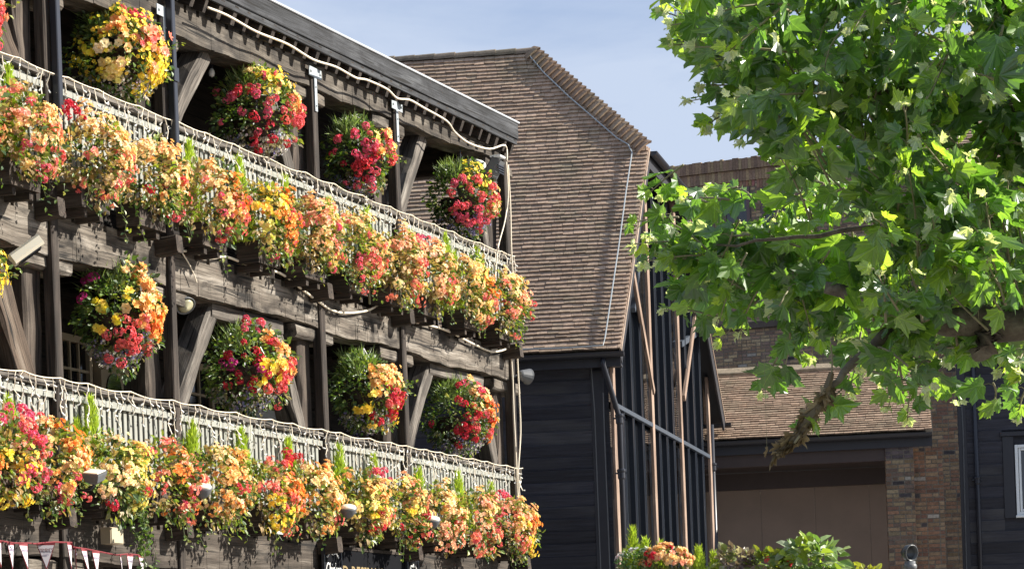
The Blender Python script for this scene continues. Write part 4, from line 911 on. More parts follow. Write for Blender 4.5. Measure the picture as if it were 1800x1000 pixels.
def bricks(mb, P0, u, n, w, z0, z1, pal, seed, holes=(), bl=.215, bh=.065, depth=.05, left=None, soldier=False):
    """courses of bricks from P0 along u, their faces proud of a mortar bed"""
    rng = random.Random(seed); j = .013; z = z0; i = 0
    mc = (.17, .155, .13)
    mb.add([P0+UPZ*z0, P0+u*w+UPZ*z0, P0+u*w+UPZ*z1, P0+UPZ*z1], [(0, 1, 2, 3)], 0, None, mc)
    while z < z1-.02:
        h = min(bh, z1-z); x = -((i % 2)*.5)*(bl+j)
        while x < w:
            L = bl if rng.random() < .62 else bl/2-.005
            a, b = max(0, x), min(w, x+L)
            if b-a > .015 and not any(hx0-.02 < (a+b)/2 < hx1+.02 and hz0 < z+h/2 < hz1 for hx0, hx1, hz0, hz1 in holes):
                c = rng.choice(pal); k = rng.uniform(.8, 1.2); o = rng.uniform(.003, .011); s_ = rng.uniform(0, .006)
                if rng.random() < .015: c = (.36, .34, .3)
                if rng.random() < .012: c = (.06, .055, .06)
                V = [P0+u*(a+s_)+UPZ*(z+rng.uniform(0, .005))+n*o, P0+u*(b-s_)+UPZ*(z+rng.uniform(0, .005))+n*o, P0+u*(b-s_)+UPZ*(z+h-rng.uniform(0, .006))+n*o, P0+u*(a+s_)+UPZ*(z+h-rng.uniform(0, .006))+n*o]
                V += [v-n*(o-.0005) for v in V]
                mb.add(V, [(0, 1, 2, 3), (4, 5, 1, 0), (1, 5, 6, 2), (2, 6, 7, 3), (3, 7, 4, 0)], 0, None, tuple(q*k for q in c))
            x += L+j
        z += bh+j; i += 1
# --- low tiled building with the open bay
B0 = at(1255, 775, 53.0); e3, b3 = e1, b1; n3 = -b1
PT3 = RAD(36); V3 = b3*math.cos(PT3)+UPZ*math.sin(PT3); N3 = -b3*math.sin(PT3)+UPZ*math.cos(PT3)
bo3 = Vector((B0.x, B0.y, 0)); bay = empty('low_tiled_building', bo3, 0, 'low building with long brown tiled roof over an open shaded bay and brick pier', 'building')
K = lambda p: Vector(p)-bo3
def b3u(px, py, off=0): q = hit(px, py, B0+b3*off, b3)-B0; return q.dot(e3), B0.z+q.z
uR = b3u(1640, 757)[0]; q = hit(1640, 640, B0, N3)-B0; vR = q.dot(V3)
mb = MB(); tile_roof(mb, K(B0), e3, V3, N3, int(vR/.082), .082, lambda v: (-3.5, uR-.02), seed=8, th=.028, pal=((.40, .285, .20), (.36, .255, .18), (.43, .31, .22), (.335, .24, .17), (.39, .29, .205)))
mb.add([K(B0+e3*x+V3*v-N3*.03) for x, v in ((-3.5, 0), (uR, 0), (uR, vR), (-3.5, vR))], [(0, 1, 2, 3)], 0, None, (.05, .045, .04)); rf = mb.build('roof', M['tile'], bay)
mb = MB(); mb.bar(K(B0+V3*vR-e3*3.5+N3*.05), K(B0+V3*vR+e3*uR+N3*.05), .22, .08, N3, 14, .006, .02, (.33, .27, .19)); mb.build('ridge', M['tile'], rf)
gutter(K(B0)-e3*3.4-b3*.05-UPZ*.03, K(B0)+e3*(uR-.02)-b3*.05-UPZ*.03, .08, 'gutter', bay)
mb = MB(); mb.bar(K(B0)-e3*3.4+b3*.1-UPZ*.16, K(B0)+e3*(uR-.02)+b3*.1-UPZ*.16, .05, .22, UPZ, 1); mb.build('eaves_board', M['trimblack'], bay)
up0, zl0 = b3u(1560, 808, .25); uP0 = b3u(1560, 900, .15)[0]; uP1 = b3u(1609, 900, .15)[0]
dkb = plain('dark_brown_paint', S(62, 50, 47), .6, var=.25)
mb = MB(); mb.bar(K(B0)-e3*3.4+b3*.25+UPZ*(zl0-B0.z+.16), K(B0)+e3*uP0+b3*.25+UPZ*(zl0-B0.z+.16), .16, .36, UPZ, 4, .003, .006); mb.build('lintel', dkb, bay)
zp = b3u(1420, 850, 3.2)[1]
mb = MB(); mb.add([K(B0+e3*x+b3*y)+UPZ*(zl0+.03-B0.z) for x, y in ((-3.4, .2), (uP0+.5, .2), (uP0+.5, 4.6), (-3.4, 4.6))], [(3, 2, 1, 0)]); mb.build('soffit', dkb, bay)
zhd = b3u(1560, 850, 2.0)[1]; tan = plain('tan_panel', S(132, 114, 100), .7, var=.28, scale=1.6)
BD = 2.0
mb = MB(); x = -3.4
while x < uP0+.4:
    mb.bar(K(B0+e3*(x+.52)+b3*BD)-UPZ*B0.z, K(B0+e3*(x+.52)+b3*BD)+UPZ*(zhd+.04-B0.z), 1.032, .04, b3, 1, 0, .006); x += 1.04
mb.build('back_panel', tan, bay)
mb = MB(); mb.bar(K(B0-e3*3.4+b3*(BD-.06))+UPZ*((zhd+zl0)/2-B0.z), K(B0+e3*(uP0+.4)+b3*(BD-.06))+UPZ*((zhd+zl0)/2-B0.z), .12, abs(zl0-zhd), UPZ, 1); mb.build('header_beam', dkb, bay)
mb = MB(); z5 = zl0+.33
bricks(mb, K(B0+e3*uP0+b3*.15)-UPZ*B0.z, e3, n3, uP1-uP0, 0, z5-.32, REDDISH+STOCK, 21)
bricks(mb, K(B0+e3*uP0+b3*.14)-UPZ*B0.z, e3, n3, uP1-uP0, z5-.32, z5, [(.12, .10, .11), (.15, .125, .13), (.10, .085, .095)], 22)
a = K(B0+e3*uP0+b3*.15)-UPZ*B0.z
bricks(mb, a+b3*.6, -b3, -e3, .6, 0, z5, REDDISH, 23)
bricks(mb, K(B0+e3*uP1+b3*.15)-UPZ*B0.z, b3, e3, .4, 0, z5, REDDISH, 24)
mb.build('brick_pier', M['brick'], bay)
uQ1 = b3u(1641, 900, .45)[0]
mb = MB(); bricks(mb, K(B0+e3*uP1+b3*.45)-UPZ*B0.z, e3, n3, uQ1-uP1+.2, 0, z5-.12, REDDISH, 25); mb.build('brick_wall', M['brick'], bay)
# --- party wall of old bricks
SB = 4.4; uW0 = b3u(1639, 800, SB-.1)[0]; uW1 = b3u(1685, 800, SB-.1)[0]; PW = bo3+e3*uW0+b3*(SB-.1)
pwall = empty('brick_wall', PW, 0, 'tall narrow wall of worn mixed bricks between the tiled bay and the black boarded building', 'wall')
mb = MB(); bricks(mb, Vector((0, 0, 0)), e3, n3, uW1-uW0, 0, 9.4, REDDISH+STOCK[:3], 31); bricks(mb, b3*1.5, -b3, -e3, 1.5, 0, 9.4, REDDISH, 32)
mb.build('brickwork', M['brick'], pwall)
mb = MB(); mb.box(-.04, uW1-uW0+.04, -.05, 1.5, 9.4, 9.5, 0); mb.build('coping', M['roofdeck'], pwall)
# --- black boarded building at the right edge
uB0 = uW1+.01; PB = bo3+e3*uB0+b3*(SB-.05)
bb_ = empty('boarded_building', PB, 0, 'black boarded building with a white framed window at the right edge', 'building')
Q = lambda px, py, off=0: (lambda p: (p.dot(e3), p.z))(hit(px, py, PB+b3*off, b3)-PB)
wx, wz1 = Q(1783, 782); _, wz0 = Q(1787, 905); wz1 += 0; ww = 1.0
mb = MB(); z = 0; i = 0
while z < 10.2:
    for a, b in ((.0, wx-.24), (wx+ww+.24, 7.5)) if wz0-.2 < z+.1 < wz1+.28 else ((.0, 7.5),):
        mb.bar(UPZ*(z+.1)+e3*a-b3*random.uniform(.012, .022), UPZ*(z+.1)+e3*b-b3*random.uniform(.012, .022), .028, .236, (-b3*.13+UPZ).normalized(), 8, .0025, .003, (random.uniform(.65, 1.35),)*3)
    z += .222+random.uniform(-.006, .006)
mb.add([e3*0+b3*.03, e3*7.5+b3*.03, e3*7.5+b3*.03+UPZ*10.2, b3*.03+UPZ*10.2], [(0, 1, 2, 3)]); mb.build('wall', M['tarred'], bb_)
mb = MB(); mb.bar(e3*.08-b3*.03, e3*.08-b3*.03+UPZ*10.1, .16, .06, b3, 4, .003, .005); mb.build('corner_board', M['trimblack'], bb_)
mb = MB(); c = e3*(wx-.13)-b3*.035
mb.bar(c+UPZ*(wz0-.05), c+UPZ*(wz1+.17), .22, .05, b3, 3, .002, .005); c2 = e3*(wx+ww+.13)-b3*.035; mb.bar(c2+UPZ*(wz0-.05), c2+UPZ*(wz1+.17), .22, .05, b3, 3, .002, .005)
mb.bar(e3*(wx-.27)-b3*.045+UPZ*(wz1+.22), e3*(wx+ww+.27)-b3*.045+UPZ*(wz1+.22), .09, .09, UPZ, 3, .002, .008); mb.build('architrave', M['trimblack'], bb_)
wp = plain('white_window_paint', S(222, 226, 226), .45, var=.06)
mb = MB(); y = -b3*.03
for a, b in ((0, .06), (ww-.06, ww)): mb.bar(e3*(a+.03)+y+UPZ*wz0, e3*(a+.03)+y+UPZ*wz1, .06, .07, b3, 1, 0, .006)
for z in (wz0+.03, wz1-.03): mb.bar(e3*(wx*0+.061)+y+UPZ*z, e3*(ww-.061)+y+UPZ*z, .07, .06, UPZ, 1, 0, .006)
mb.bar(e3*-.02-b3*.06+UPZ*(wz0-.03), e3*(ww+.02)-b3*.06+UPZ*(wz0-.03), .12, .05, UPZ, 1, 0, .01)
for p_ in range(len(mb.v)): mb.v[p_] = tuple(Vector(mb.v[p_])+e3*wx)
wf = mb.build('window', wp, bb_)
mb = MB()
for a in (.075, ww-.12): mb.bar(e3*(wx+a+.02)-b3*.02+UPZ*(wz0+.065), e3*(wx+a+.02)-b3*.02+UPZ*(wz1-.065), .045, .05, b3, 1, 0, .006)
for z in (wz0+.09, wz1-.09): mb.bar(e3*(wx+.125)-b3*.02+UPZ*z, e3*(wx+ww-.13)-b3*.02+UPZ*z, .05, .045, UPZ, 1, 0, .006)
mb.build('sash', wp, wf)
mb = MB(); mb.add([e3*(wx+.1)-b3*.012+UPZ*(wz0+.08), e3*(wx+ww-.1)-b3*.012+UPZ*(wz0+.08), e3*(wx+ww-.1)-b3*.012+UPZ*(wz1-.08), e3*(wx+.1)-b3*.012+UPZ*(wz1-.08)], [(0, 1, 2, 3)]); mb.build('pane', M['glass'], wf)
def Q3(px, py, off): a, z = Q(px, py, off); return e3*a+b3*off+UPZ*z
pt = Q3(1711, 650, -.11); pipe([Vector((pt.x, pt.y, 10.0)), Vector((pt.x, pt.y, 0))], .045, [Vector((pt.x, pt.y, Q3(1716, 845, -.11).z))], bb_)
mb = MB(); mb.tube([Q3(1689, 690, -.07), Q3(1693, 760, -.07), Q3(1695, 850, -.07), Q3(1699, 1000, -.07)], .012, 5); mb.build('wall_cable', M['lampgrey'], bb_)
PT5 = RAD(48); V5 = b3*math.cos(PT5)+UPZ*math.sin(PT5); N5 = -b3*math.sin(PT5)+UPZ*math.cos(PT5)
mb = MB(); E5 = e3*(-.1)-b3*.3+UPZ*10.0
tile_roof(mb, E5, e3, V5, N5, 60, .085, lambda v: (0, 7.6), seed=12, th=.028)
mb.add([E5+e3*x+V5*v-N5*.03 for x, v in ((0, 0), (7.6, 0), (7.6, 5.2), (0, 5.2))], [(0, 1, 2, 3)], 0, None, (.05, .045, .04)); mb.build('roof', M['tile'], bb_)
gutter(E5-b3*.06-UPZ*.03, E5+e3*7.6-b3*.06-UPZ*.03, .075, 'gutter', bb_)
# --- big brick building behind
FA = RAD(-24); ef, bf = rect_frame(None, FA); P0 = at(1262, 284, 66); ztop = P0.z
fo = Vector((P0.x, P0.y, 0)); far_ = empty('brick_warehouse', fo, 0, 'tall brown brick building with a parapet rising behind the tiled roofs', 'building')
FQ = lambda px, py: (lambda p: (p.dot(ef), p.z))(hit(px, py, fo, bf)-fo)
hx0, hz1 = FQ(1270, 333); hx1, hz0 = FQ(1320, 398); gx0, gz1 = FQ(1338, 330); gx1, gz0 = FQ(1390, 395)
LW, RW = -2.2, 10.5; off = ef*LW
mb = MB(); sh = lambda a: a-LW
holes = [(sh(hx0), sh(hx1), hz0, hz1), (sh(gx0), sh(gx1), gz0, gz1)]
bricks(mb, off, ef, -bf, RW-LW, 6.2, ztop-.52, [tuple(q*1.45 for q in c) for c in STOCK], 41, holes)
mb.build('wall', M['brick'], far_)
mb = MB()
rng = random.Random(4); x = LW
while x < RW:                                             # soldier course and brick-on-edge coping
    c = rng.choice(STOCK[:5]); k = rng.uniform(1.25, 1.6); mb.bar(ef*(x+.033)+UPZ*(ztop-.52), ef*(x+.033)+UPZ*(ztop-.27), .071, .09, bf, 1, .001, 0, tuple(q*k for q in c)); x += .076
x = LW
while x < RW:
    c = rng.choice(STOCK[:5]); k = rng.uniform(1.1, 1.5); mb.bar(ef*(x+.033)-bf*.03+UPZ*(ztop-.26), ef*(x+.033)-bf*.03+UPZ*(ztop-.0+rng.uniform(-.015, .015)), .071, .14, bf, 1, .001, 0, tuple(q*k for q in c)); x += .076
mb.build('parapet', M['brick'], far_)
mb = MB(); mb.box(0, 0, 0, 0, 0, 0); mb = MB()
zb1 = FQ(1300, 574)[1]; mb.bar(off-bf*.03+UPZ*zb1, ef*RW-bf*.03+UPZ*zb1, .1, .16, UPZ, 10, .003, .01, (.10, .085, .075)); mb.build('string_course', M['brick'], far_)
for (x0, x1, z0, z1) in ((hx0, hx1, hz0, hz1), (gx0, gx1, gz0, gz1)):
    mb = MB(); w = x1-x0
    mb.bar(ef*(x0+.04)-bf*.01+UPZ*z0, ef*(x0+.04)-bf*.01+UPZ*z1, .08, .06, bf); mb.bar(ef*(x1-.04)-bf*.01+UPZ*z0, ef*(x1-.04)-bf*.01+UPZ*z1, .08, .06, bf)
    mb.bar(ef*(x0+.081)-bf*.01+UPZ*(z1-.04), ef*(x1-.081)-bf*.01+UPZ*(z1-.04), .06, .08, UPZ); mb.bar(ef*(x0+w/2)-bf*.01+UPZ*z0, ef*(x0+w/2)-bf*.01+UPZ*(z1-.082), .05, .05, bf)
    f = mb.build('window', plain('purple_brown_paint', S(92, 76, 78), .6, var=.2), far_)
    mb = MB(); mb.add([ef*x0-bf*.014+UPZ*z0, ef*x1-bf*.014+UPZ*z0, ef*x1-bf*.014+UPZ*z1, ef*x0-bf*.014+UPZ*z1], [(0, 1, 2, 3)]); mb.build('pane', M['glass'], f)
    mb = MB(); k = x0-.1
    while k < x1+.1: mb.bar(ef*(k+.033)-bf*.003+UPZ*(z1+.01), ef*(k+.033)-bf*.003+UPZ*(z1+.225), .064, .03, bf, 1, .001, 0, tuple(q*rng.uniform(.7, 1.1) for q in (.30, .2, .13))); k += .075
    mb.build('lintel', M['brick'], f)
mb = MB(); mb.box(0, 0, 0, 0, 0, 0)
mb = MB(); A = [off+bf*.05, ef*RW+bf*.05, ef*RW+bf*12, off+bf*12]; T_ = ztop-.6
mb.add([a for a in A]+[a+UPZ*T_ for a in A], [(0, 1, 5, 4), (1, 2, 6, 5), (2, 3, 7, 6), (3, 0, 4, 7), (4, 5, 6, 7)], 0, None, (.2, .15, .11)); mb.build('core_wall', M['brick'], far_)

# ================================================================== TERRACE PLANTS (bottom right)
TY = 34.0
tp0 = at(1085, 1000, TY); tp1 = at(1600, 1000, TY)
terr = empty('terrace_wall', (tp0.x, TY, 0), 0, 'low brick terrace wall carrying the planting in front of the glazed gable', 'wall')
mb = MB(); bricks(mb, Vector((0, 0, 0)), Vector((1, 0, 0)), Vector((0, -1, 0)), 3.4, 0, 2.7, STOCK, 51); mb.box(0, 3.4, .01, .9, 0, 2.7, 0, (.2, .15, .1)); mb.build('brickwork', M['brick'], terr)
mb = MB(); mb.box(-.05, 3.45, -.06, .95, 2.7, 2.78, 0, cham=.01); mb.build('coping', M['grey_metal'], terr)
def tpos(px, dy=0): p = at(px, 1000, TY+dy); return Vector((p.x, TY+dy, 2.785))
for px, ty, w, lb in ((1114, 922, .15, 'tall lime conifer beside the downpipe of the glazed gable'), (1136, 943, .13, 'second lime conifer from the gable downpipe, a little shorter'), (1163, 948, .12, 'slim lime conifer in front of the second pale gable post'),
                      (1229, 960, .14, 'broad lime conifer in front of the rear gable posts'), (1256, 968, .12, 'lime conifer by the edge of the tan panelled bay')):
    p = tpos(px, .3); z = at(px, ty, TY+.3).z; conifer(p, 0, z-2.785, w, px, lb, 'conifers on the terrace wall')
def mound(px, py, rx, rz, label, seed, cols, blossoms, leaf=.05, n=700, cat='shrub', name='flowering_shrub'):
    rng = np.random.default_rng(seed); p = tpos(px, .15); zc = at(px, py, TY).z-2.785; t = empty(name, p, 0, label, cat)
    d = sphere_dirs(rng, n); r = rng.uniform(.3, 1, (n, 1))**.5; P = d*r*np.array([rx, rx*.7, rz])+np.array([0, 0, zc]); P = P[P[:, 2] > .02]; m = len(P)
    out = d[:m]; y = out+rng.normal(size=(m, 3))*.5+np.array([0, -.1, -.3]); z = rng.normal(size=(m, 3))*.5+np.array([.3, -.5, .9])
    c = np.array(cols)[rng.integers(len(cols), size=m)]*(1+rng.uniform(-.25, .25, (m, 1))); mb = MB(); mb.inst(T_sl, P, rots_axis(y, z), leaf*rng.uniform(.6, 1.4, m), c); mb.build('foliage', M['foliage'], t)
    mb = MB()
    for k in range(7): a = rng.uniform(0, 6.28); mb.tube([(0, 0, -.01), (rx*.4*math.cos(a), rx*.3*math.sin(a), zc*.6), (rx*.7*math.cos(a), rx*.5*math.sin(a), zc)], [.012, .008, .004], 5)
    mb.build('stem', M['twig'], t)
    if blossoms:
        cl = []
        for key, cnt, kind in blossoms:
            for k in range(cnt):
                dd = sphere_dirs(rng, 1)[0]; dd[2] = abs(dd[2]); dd[1] = -abs(dd[1]); cl.append((dd*np.array([rx, rx*.7, rz])+np.array([0, 0, zc]), dd, .05, key, 2 if kind == 'ger' else 6, .045 if kind == 'ger' else .034, kind))
        bm = MB(); bloom_mesh(bm, rng, cl); bm.build('blossom', M['petal'], t)
mound(1118, 992, .24, .2, 'white edged variegated shrub at the foot of the tall lime conifer', 61, [(.10, .2, .05), (.3, .36, .22), (.06, .14, .04)], [('white', 5, 'star')], .04)
mound(1172, 990, .30, .22, 'peach and coral flowers under the slim lime conifer at the gable', 62, [(.09, .13, .03), (.2, .17, .07)], [('peach', 26, 'beg'), ('salmon', 14, 'beg'), ('red', 5, 'ger')], .045, cat='flowers')
mound(1290, 990, .22, .2, 'shrub with dull purple and pale leaves below the tan panels', 63, [(.14, .10, .10), (.36, .31, .27), (.22, .26, .1)], None, .12, 160)
mound(1345, 995, .24, .2, 'yellow green shrub with one crimson head left of the large leafed shrub', 64, [(.22, .24, .03), (.12, .18, .03)], [('red', 2, 'ger')], .11, 170)
mound(1425, 985, .38, .26, 'large leafed green shrub with glossy pale leaves in front of the tan panelled bay', 65, [(.22, .3, .12), (.12, .2, .05), (.32, .38, .24), (.26, .34, .05)], None, .17, 230)
mound(1522, 1012, .16, .14, 'small yellow leafed sprig at the bottom edge left of the brick pier', 66, [(.3, .3, .03)], None, .1, 50)
p = tpos(1600, -.1); z = at(1601, 971, TY-.1).z; t = empty('cowl_vent', Vector((p.x, p.y, 0)), 0, 'grey metal cowl vent on a short pipe in front of the brick pier', 'vent')
mb = MB(); ax = Vector((.55, -.8, -.12)).normalized(); mb.lathe([(.02, -.11), (.06, -.088), (.09, -.045), (.10, .0), (.102, .04), (.09, .045), (.076, .0), (.042, -.042), (.01, -.05)], (0, 0, z), ax, 20); mb.build('cowl', plain('cowl_zinc', S(74, 76, 76), .35, .3, var=.3), t, True)
mb = MB(); mb.tube([(0, 0, 0), (0, 0, z-.1)], .065, 14); mb.lathe([(.068, z-.2), (.08, z-.18), (.08, z-.15), (.068, z-.13)], (0, 0, 0), n=14); mb.build('pipe', M['lampgrey'], t, True)

# ================================================================== PLANE TREE
TR = np.random.default_rng(77)
DY = 12.0
out_r = [(0, 0), (.13, -.07), (.28, -.02), (.36, .04), (.50, .02), (.44, .13), (.39, .23), (.47, .30), (.52, .42), (.62, .55), (.50, .545), (.42, .60), (.33, .55), (.27, .63), (.28, .72), (.14, .78), (.10, .88), (0, 1.0)]
def plane_template(fold, curl):
    V = [(0, .25, 0)]; Z = lambda x, y: fold*abs(x)-curl*(y*y)*.35-curl*.5*x*x
    R_ = [(x, y, Z(x, y)) for x, y in out_r]; L__ = [(-x*.97, y, Z(x, y)+.01) for x, y in out_r[-2:0:-1]]
    V += R_+L__; n = len(R_+L__)
    return np.array(V, float), [(0, 1+i, 1+(i+1) % n) for i in range(n)]
PLT = []
for k in range(10):
    V_, F_ = plane_template(TR.uniform(-.2, .5), TR.uniform(.1, 1.2))
    V_[1:, :2] *= 1+TR.uniform(-.09, .09, (len(V_)-1, 1)); V_[:, 0] *= TR.uniform(.78, 1.05); V_[:, 0] += V_[:, 1]**2*TR.uniform(-.14, .14)
    V_[:, 2] += .07*np.sin(V_[:, 0]*6+k)+.06*np.sin(V_[:, 1]*7+2*k)+TR.uniform(-.03, .03, len(V_)); PLT.append((V_, F_))
OUTL = [(1168, -20), (1172, 25), (1205, 60), (1198, 95), (1225, 140), (1222, 178), (1300, 225), (1290, 250), (1345, 270), (1362, 320), (1345, 390), (1250, 415), (1165, 378), (1140, 370), (1150, 400), (1108, 432), (1150, 480), (1175, 540), (1240, 555), (1262, 590), (1330, 560), (1372, 612), (1390, 665), (1480, 640), (1530, 690), (1590, 735), (1632, 690), (1690, 660), (1730, 700), (1800, 690), (2050, 640), (2350, 400), (2400, -100), (2200, -420), (1700, -520), (1300, -380), (1200, -150)]
def inside(x, y):
    c = False; n = len(OUTL)
    for i in range(n):
        (x1, y1), (x2, y2) = OUTL[i], OUTL[i-1]
        if (y1 > y) != (y2 > y) and x < (x2-x1)*(y-y1)/(y2-y1)+x1: c = not c
    return c
trunk_top = at(2330, 500, DY)
tree = empty('plane_tree', (trunk_top.x+.2, DY, 0), 0, 'broad leafed plane tree reaching in from the right over the rooftops', 'tree')
TO = Vector((trunk_top.x+.2, DY, 0)); J = lambda p: p-TO
M['bark'] = None
m, nt, out = mat('plane_bark'); tc = nd(nt, 'ShaderNodeTexCoord').outputs['Object']; v = noise(nt, mapped(nt, tc, (6, 6, 6)), 1, 6, .7, .5)
p = nd(nt, 'ShaderNodeBsdfPrincipled', i_Roughness=.9); nt.links.new(ramp(nt, v, [(.3, (.035, .028, .02)), (.5, (.10, .08, .055)), (.68, (.20, .18, .13))]), p.inputs['Base Color']); nt.links.new(bump(nt, v, .7, .03), p.inputs['Normal']); nt.links.new(p.outputs[0], out.inputs[0]); M['bark'] = m
mb = MB(); mb.tube([(0, 0, -.1), (.02, .02, .8), (-.02, 0, 2), (.05, 0, 3.2), (-.05, .05, 4.4), (.1, .1, 6)], [.34, .27, .24, .22, .16, .10], 14); mb.build('trunk', M['bark'], tree, True)
limbs = [([(2350, 470), (2100, 540), (1900, 565), (1760, 568), (1640, 560), (1540, 535), (1450, 505)], [.10, .085, .078, .072, .06, .042, .025], 0), ([(1640, 560), (1560, 590), (1490, 640), (1450, 690)], [.045, .028, .018, .01], -.1), ([(2350, 350), (2050, 260), (1850, 200), (1650, 170), (1450, 160), (1300, 140)], [.09, .06, .045, .032, .02, .01], .3),
         ([(2200, 500), (1950, 420), (1750, 390), (1560, 400), (1400, 420), (1260, 430)], [.05, .035, .022, .014, .009, .005], 1.2), ([(2100, 260), (1900, 80), (1700, -40), (1500, -120)], [.06, .045, .03, .015], -.2), ([(1745, 575), (1735, 600), (1728, 622)], [.065, .06, .05], -.05)]
nodes = []
for pl, rr, dy in limbs:
    P = [J(at(x, y, DY+dy*(.3+.7*i/len(pl)))) for i, (x, y) in enumerate(pl)]; Q_ = []; R_ = []
    for i in range(len(P)-1):
        for u in np.linspace(0, 1, 5)[:-1]: Q_.append(P[i].lerp(P[i+1], u)+Vector(TR.normal(size=3)*.008)); R_.append(rr[i]+(rr[i+1]-rr[i])*u)
    Q_.append(P[-1]); R_.append(rr[-1]); mb = MB(); mb.tube(Q_, R_, 10); mb.build('branch', M['bark'], tree, True); nodes += Q_
nodes = np.array([tuple(q) for q in nodes])
twigs = MB(); leaves = MB(); LP = {k: [] for k in range(10)}
def add_leaf(p, yax, zax, sc, col): LP[TR.integers(10)].append((p, yax, zax, sc, col))
def twig(tip, ln, nl, big, pale=3):
    """a shoot ending at tip; leaves get smaller towards it and the last ones are young and pale"""
    tip = np.array(tip); d = nodes-tip; dist = np.linalg.norm(d, axis=1); k = np.argmin(dist+TR.uniform(0, .3, len(dist)))
    back = d[k]/max(dist[k], .01)*.8+np.array([.25, TR.normal()*.25, TR.normal()*.25+.02]); back /= np.linalg.norm(back); base = tip+back*ln
    mid = (tip+base)/2+np.array([0, 0, .06*ln])+TR.normal(size=3)*.02
    u = np.linspace(0, 1, 7)[:, None]; C_ = (1-u)**2*base+2*u*(1-u)*mid+u*u*tip
    twigs.tube([tuple(v) for v in C_], [.006, .0055, .005, .0042, .0036, .003, .002], 4, (1, 1, 1)); ax = -back
    for i in range(nl):
        f = (i+.6)/nl; j = min(5, int(f*6)); q = C_[j]+(C_[j+1]-C_[j])*(f*6-j); side = 1 if i % 2 else -1
        lat = np.cross(ax, [0, 0, 1.])*side; lat = lat/(np.linalg.norm(lat)+1e-6)
        yax = lat*TR.uniform(.3, 1.1)+ax*TR.uniform(.1, .9)+np.array([0, 0, -TR.uniform(-.15, .95)])+TR.normal(size=3)*.25; yax /= np.linalg.norm(yax)
        zax = np.array([.6, .22, .5])*TR.choice([-1, 1, 1, 1])+TR.normal(size=3)*.55
        size = big*(1-.62*f**1.5)*TR.uniform(.75, 1.25); pet = q+yax*size*.38+np.array([0, 0, .015])
        twigs.tube([tuple(q), tuple((q+pet)/2+np.array([0, 0, .008])), tuple(pet)], .0021, 3, (1.1, 1.2, .8), 0, False)
        r = TR.uniform()
        col = np.array([(.06, .135, .03), (.085, .17, .033), (.13, .22, .042), (.05, .11, .035)][TR.integers(4)])*(1+TR.uniform(-.2, .25))
        if f > .8 and TR.uniform() < .35: col = np.array((.31, .37, .31))*TR.uniform(.7, 1.15)
        elif f > .6 and r < .3: col = np.array((.22, .32, .05))
        add_leaf(pet, yax, zax, size, col)
    for i in range(pale):                                  # felted young leaves at the tip
        yax = ax+TR.normal(size=3)*.7; zax = TR.normal(size=3)+np.array([0, -.3, .6]); add_leaf(tip+TR.normal(size=3)*.01, yax, zax, TR.uniform(.022, .05), np.array((.36, .41, .36))*TR.uniform(.7, 1.2))
cnt = 0
while cnt < 440:
    x, y = TR.uniform(1100, 1880), TR.uniform(-60, 745)
    if not inside(x, y): continue
    if not inside(x-35, y+25) and TR.uniform() < .5: continue
    edge = not (inside(x-90, y) and inside(x, y+70))
    if (1200 < x < 1345 and 240 < y < 345) or (1260 < x < 1380 and 470 < y < 640 and TR.uniform() < .55): continue
    lowleft = (x < 1500 and y > 290) or (y > 560 and TR.uniform() < .6)
    Y = DY+(TR.uniform(1.2, 2.2) if lowleft else TR.uniform(-1.0, .6))
    if 1600 < x and 500 < y < 640: Y = DY+TR.uniform(.2, 1.2)
    twig(J(at(x, y, Y)), TR.uniform(.22, .45), TR.integers(5, 9), TR.uniform(.095, .185), 3 if edge else 1); cnt += 1
for x, y in ((1163, 20), (1178, 45), (1205, 62), (1212, 178), (1228, 150), (1235, 235), (1168, 348), (1200, 352), (1248, 330), (1282, 338), (1137, 345), (1108, 395), (1112, 430), (1130, 465), (1165, 545), (1245, 575), (1300, 590), (1262, 606), (1340, 690), (1375, 660), (1520, 640), (1495, 690), (1560, 720), (1595, 742), (1735, 720), (1790, 735), (1690, 700), (1180, 80), (1230, 110), (1260, 200), (1300, 245)):
    twig(J(at(x, y, DY+(TR.uniform(1.3, 2.0) if y > 290 else TR.uniform(-.3, .3)))), .34, 6, .12, 4)
cnt = 0
while cnt < 30:                                           # the part of the crown outside the picture, which shades the rest
    x, y = TR.uniform(1200, 2400), TR.uniform(-520, 700)
    if not inside(x, y) or (x < 1840 and y > -40): continue
    twig(J(at(x, y, DY+TR.uniform(-1, 1.4))), TR.uniform(.3, .55), 6, TR.uniform(.15, .21), 1); cnt += 1
for k in range(10):
    A_ = LP[k]; leaves.inst(PLT[k], np.array([a[0] for a in A_]), rots_axis([a[1] for a in A_], [a[2] for a in A_]), np.array([a[3] for a in A_]), np.array([a[4] for a in A_]))
leaves.build('crown', M['planeleaf'], tree); twigs.build('twig', M['twig'], tree, True)
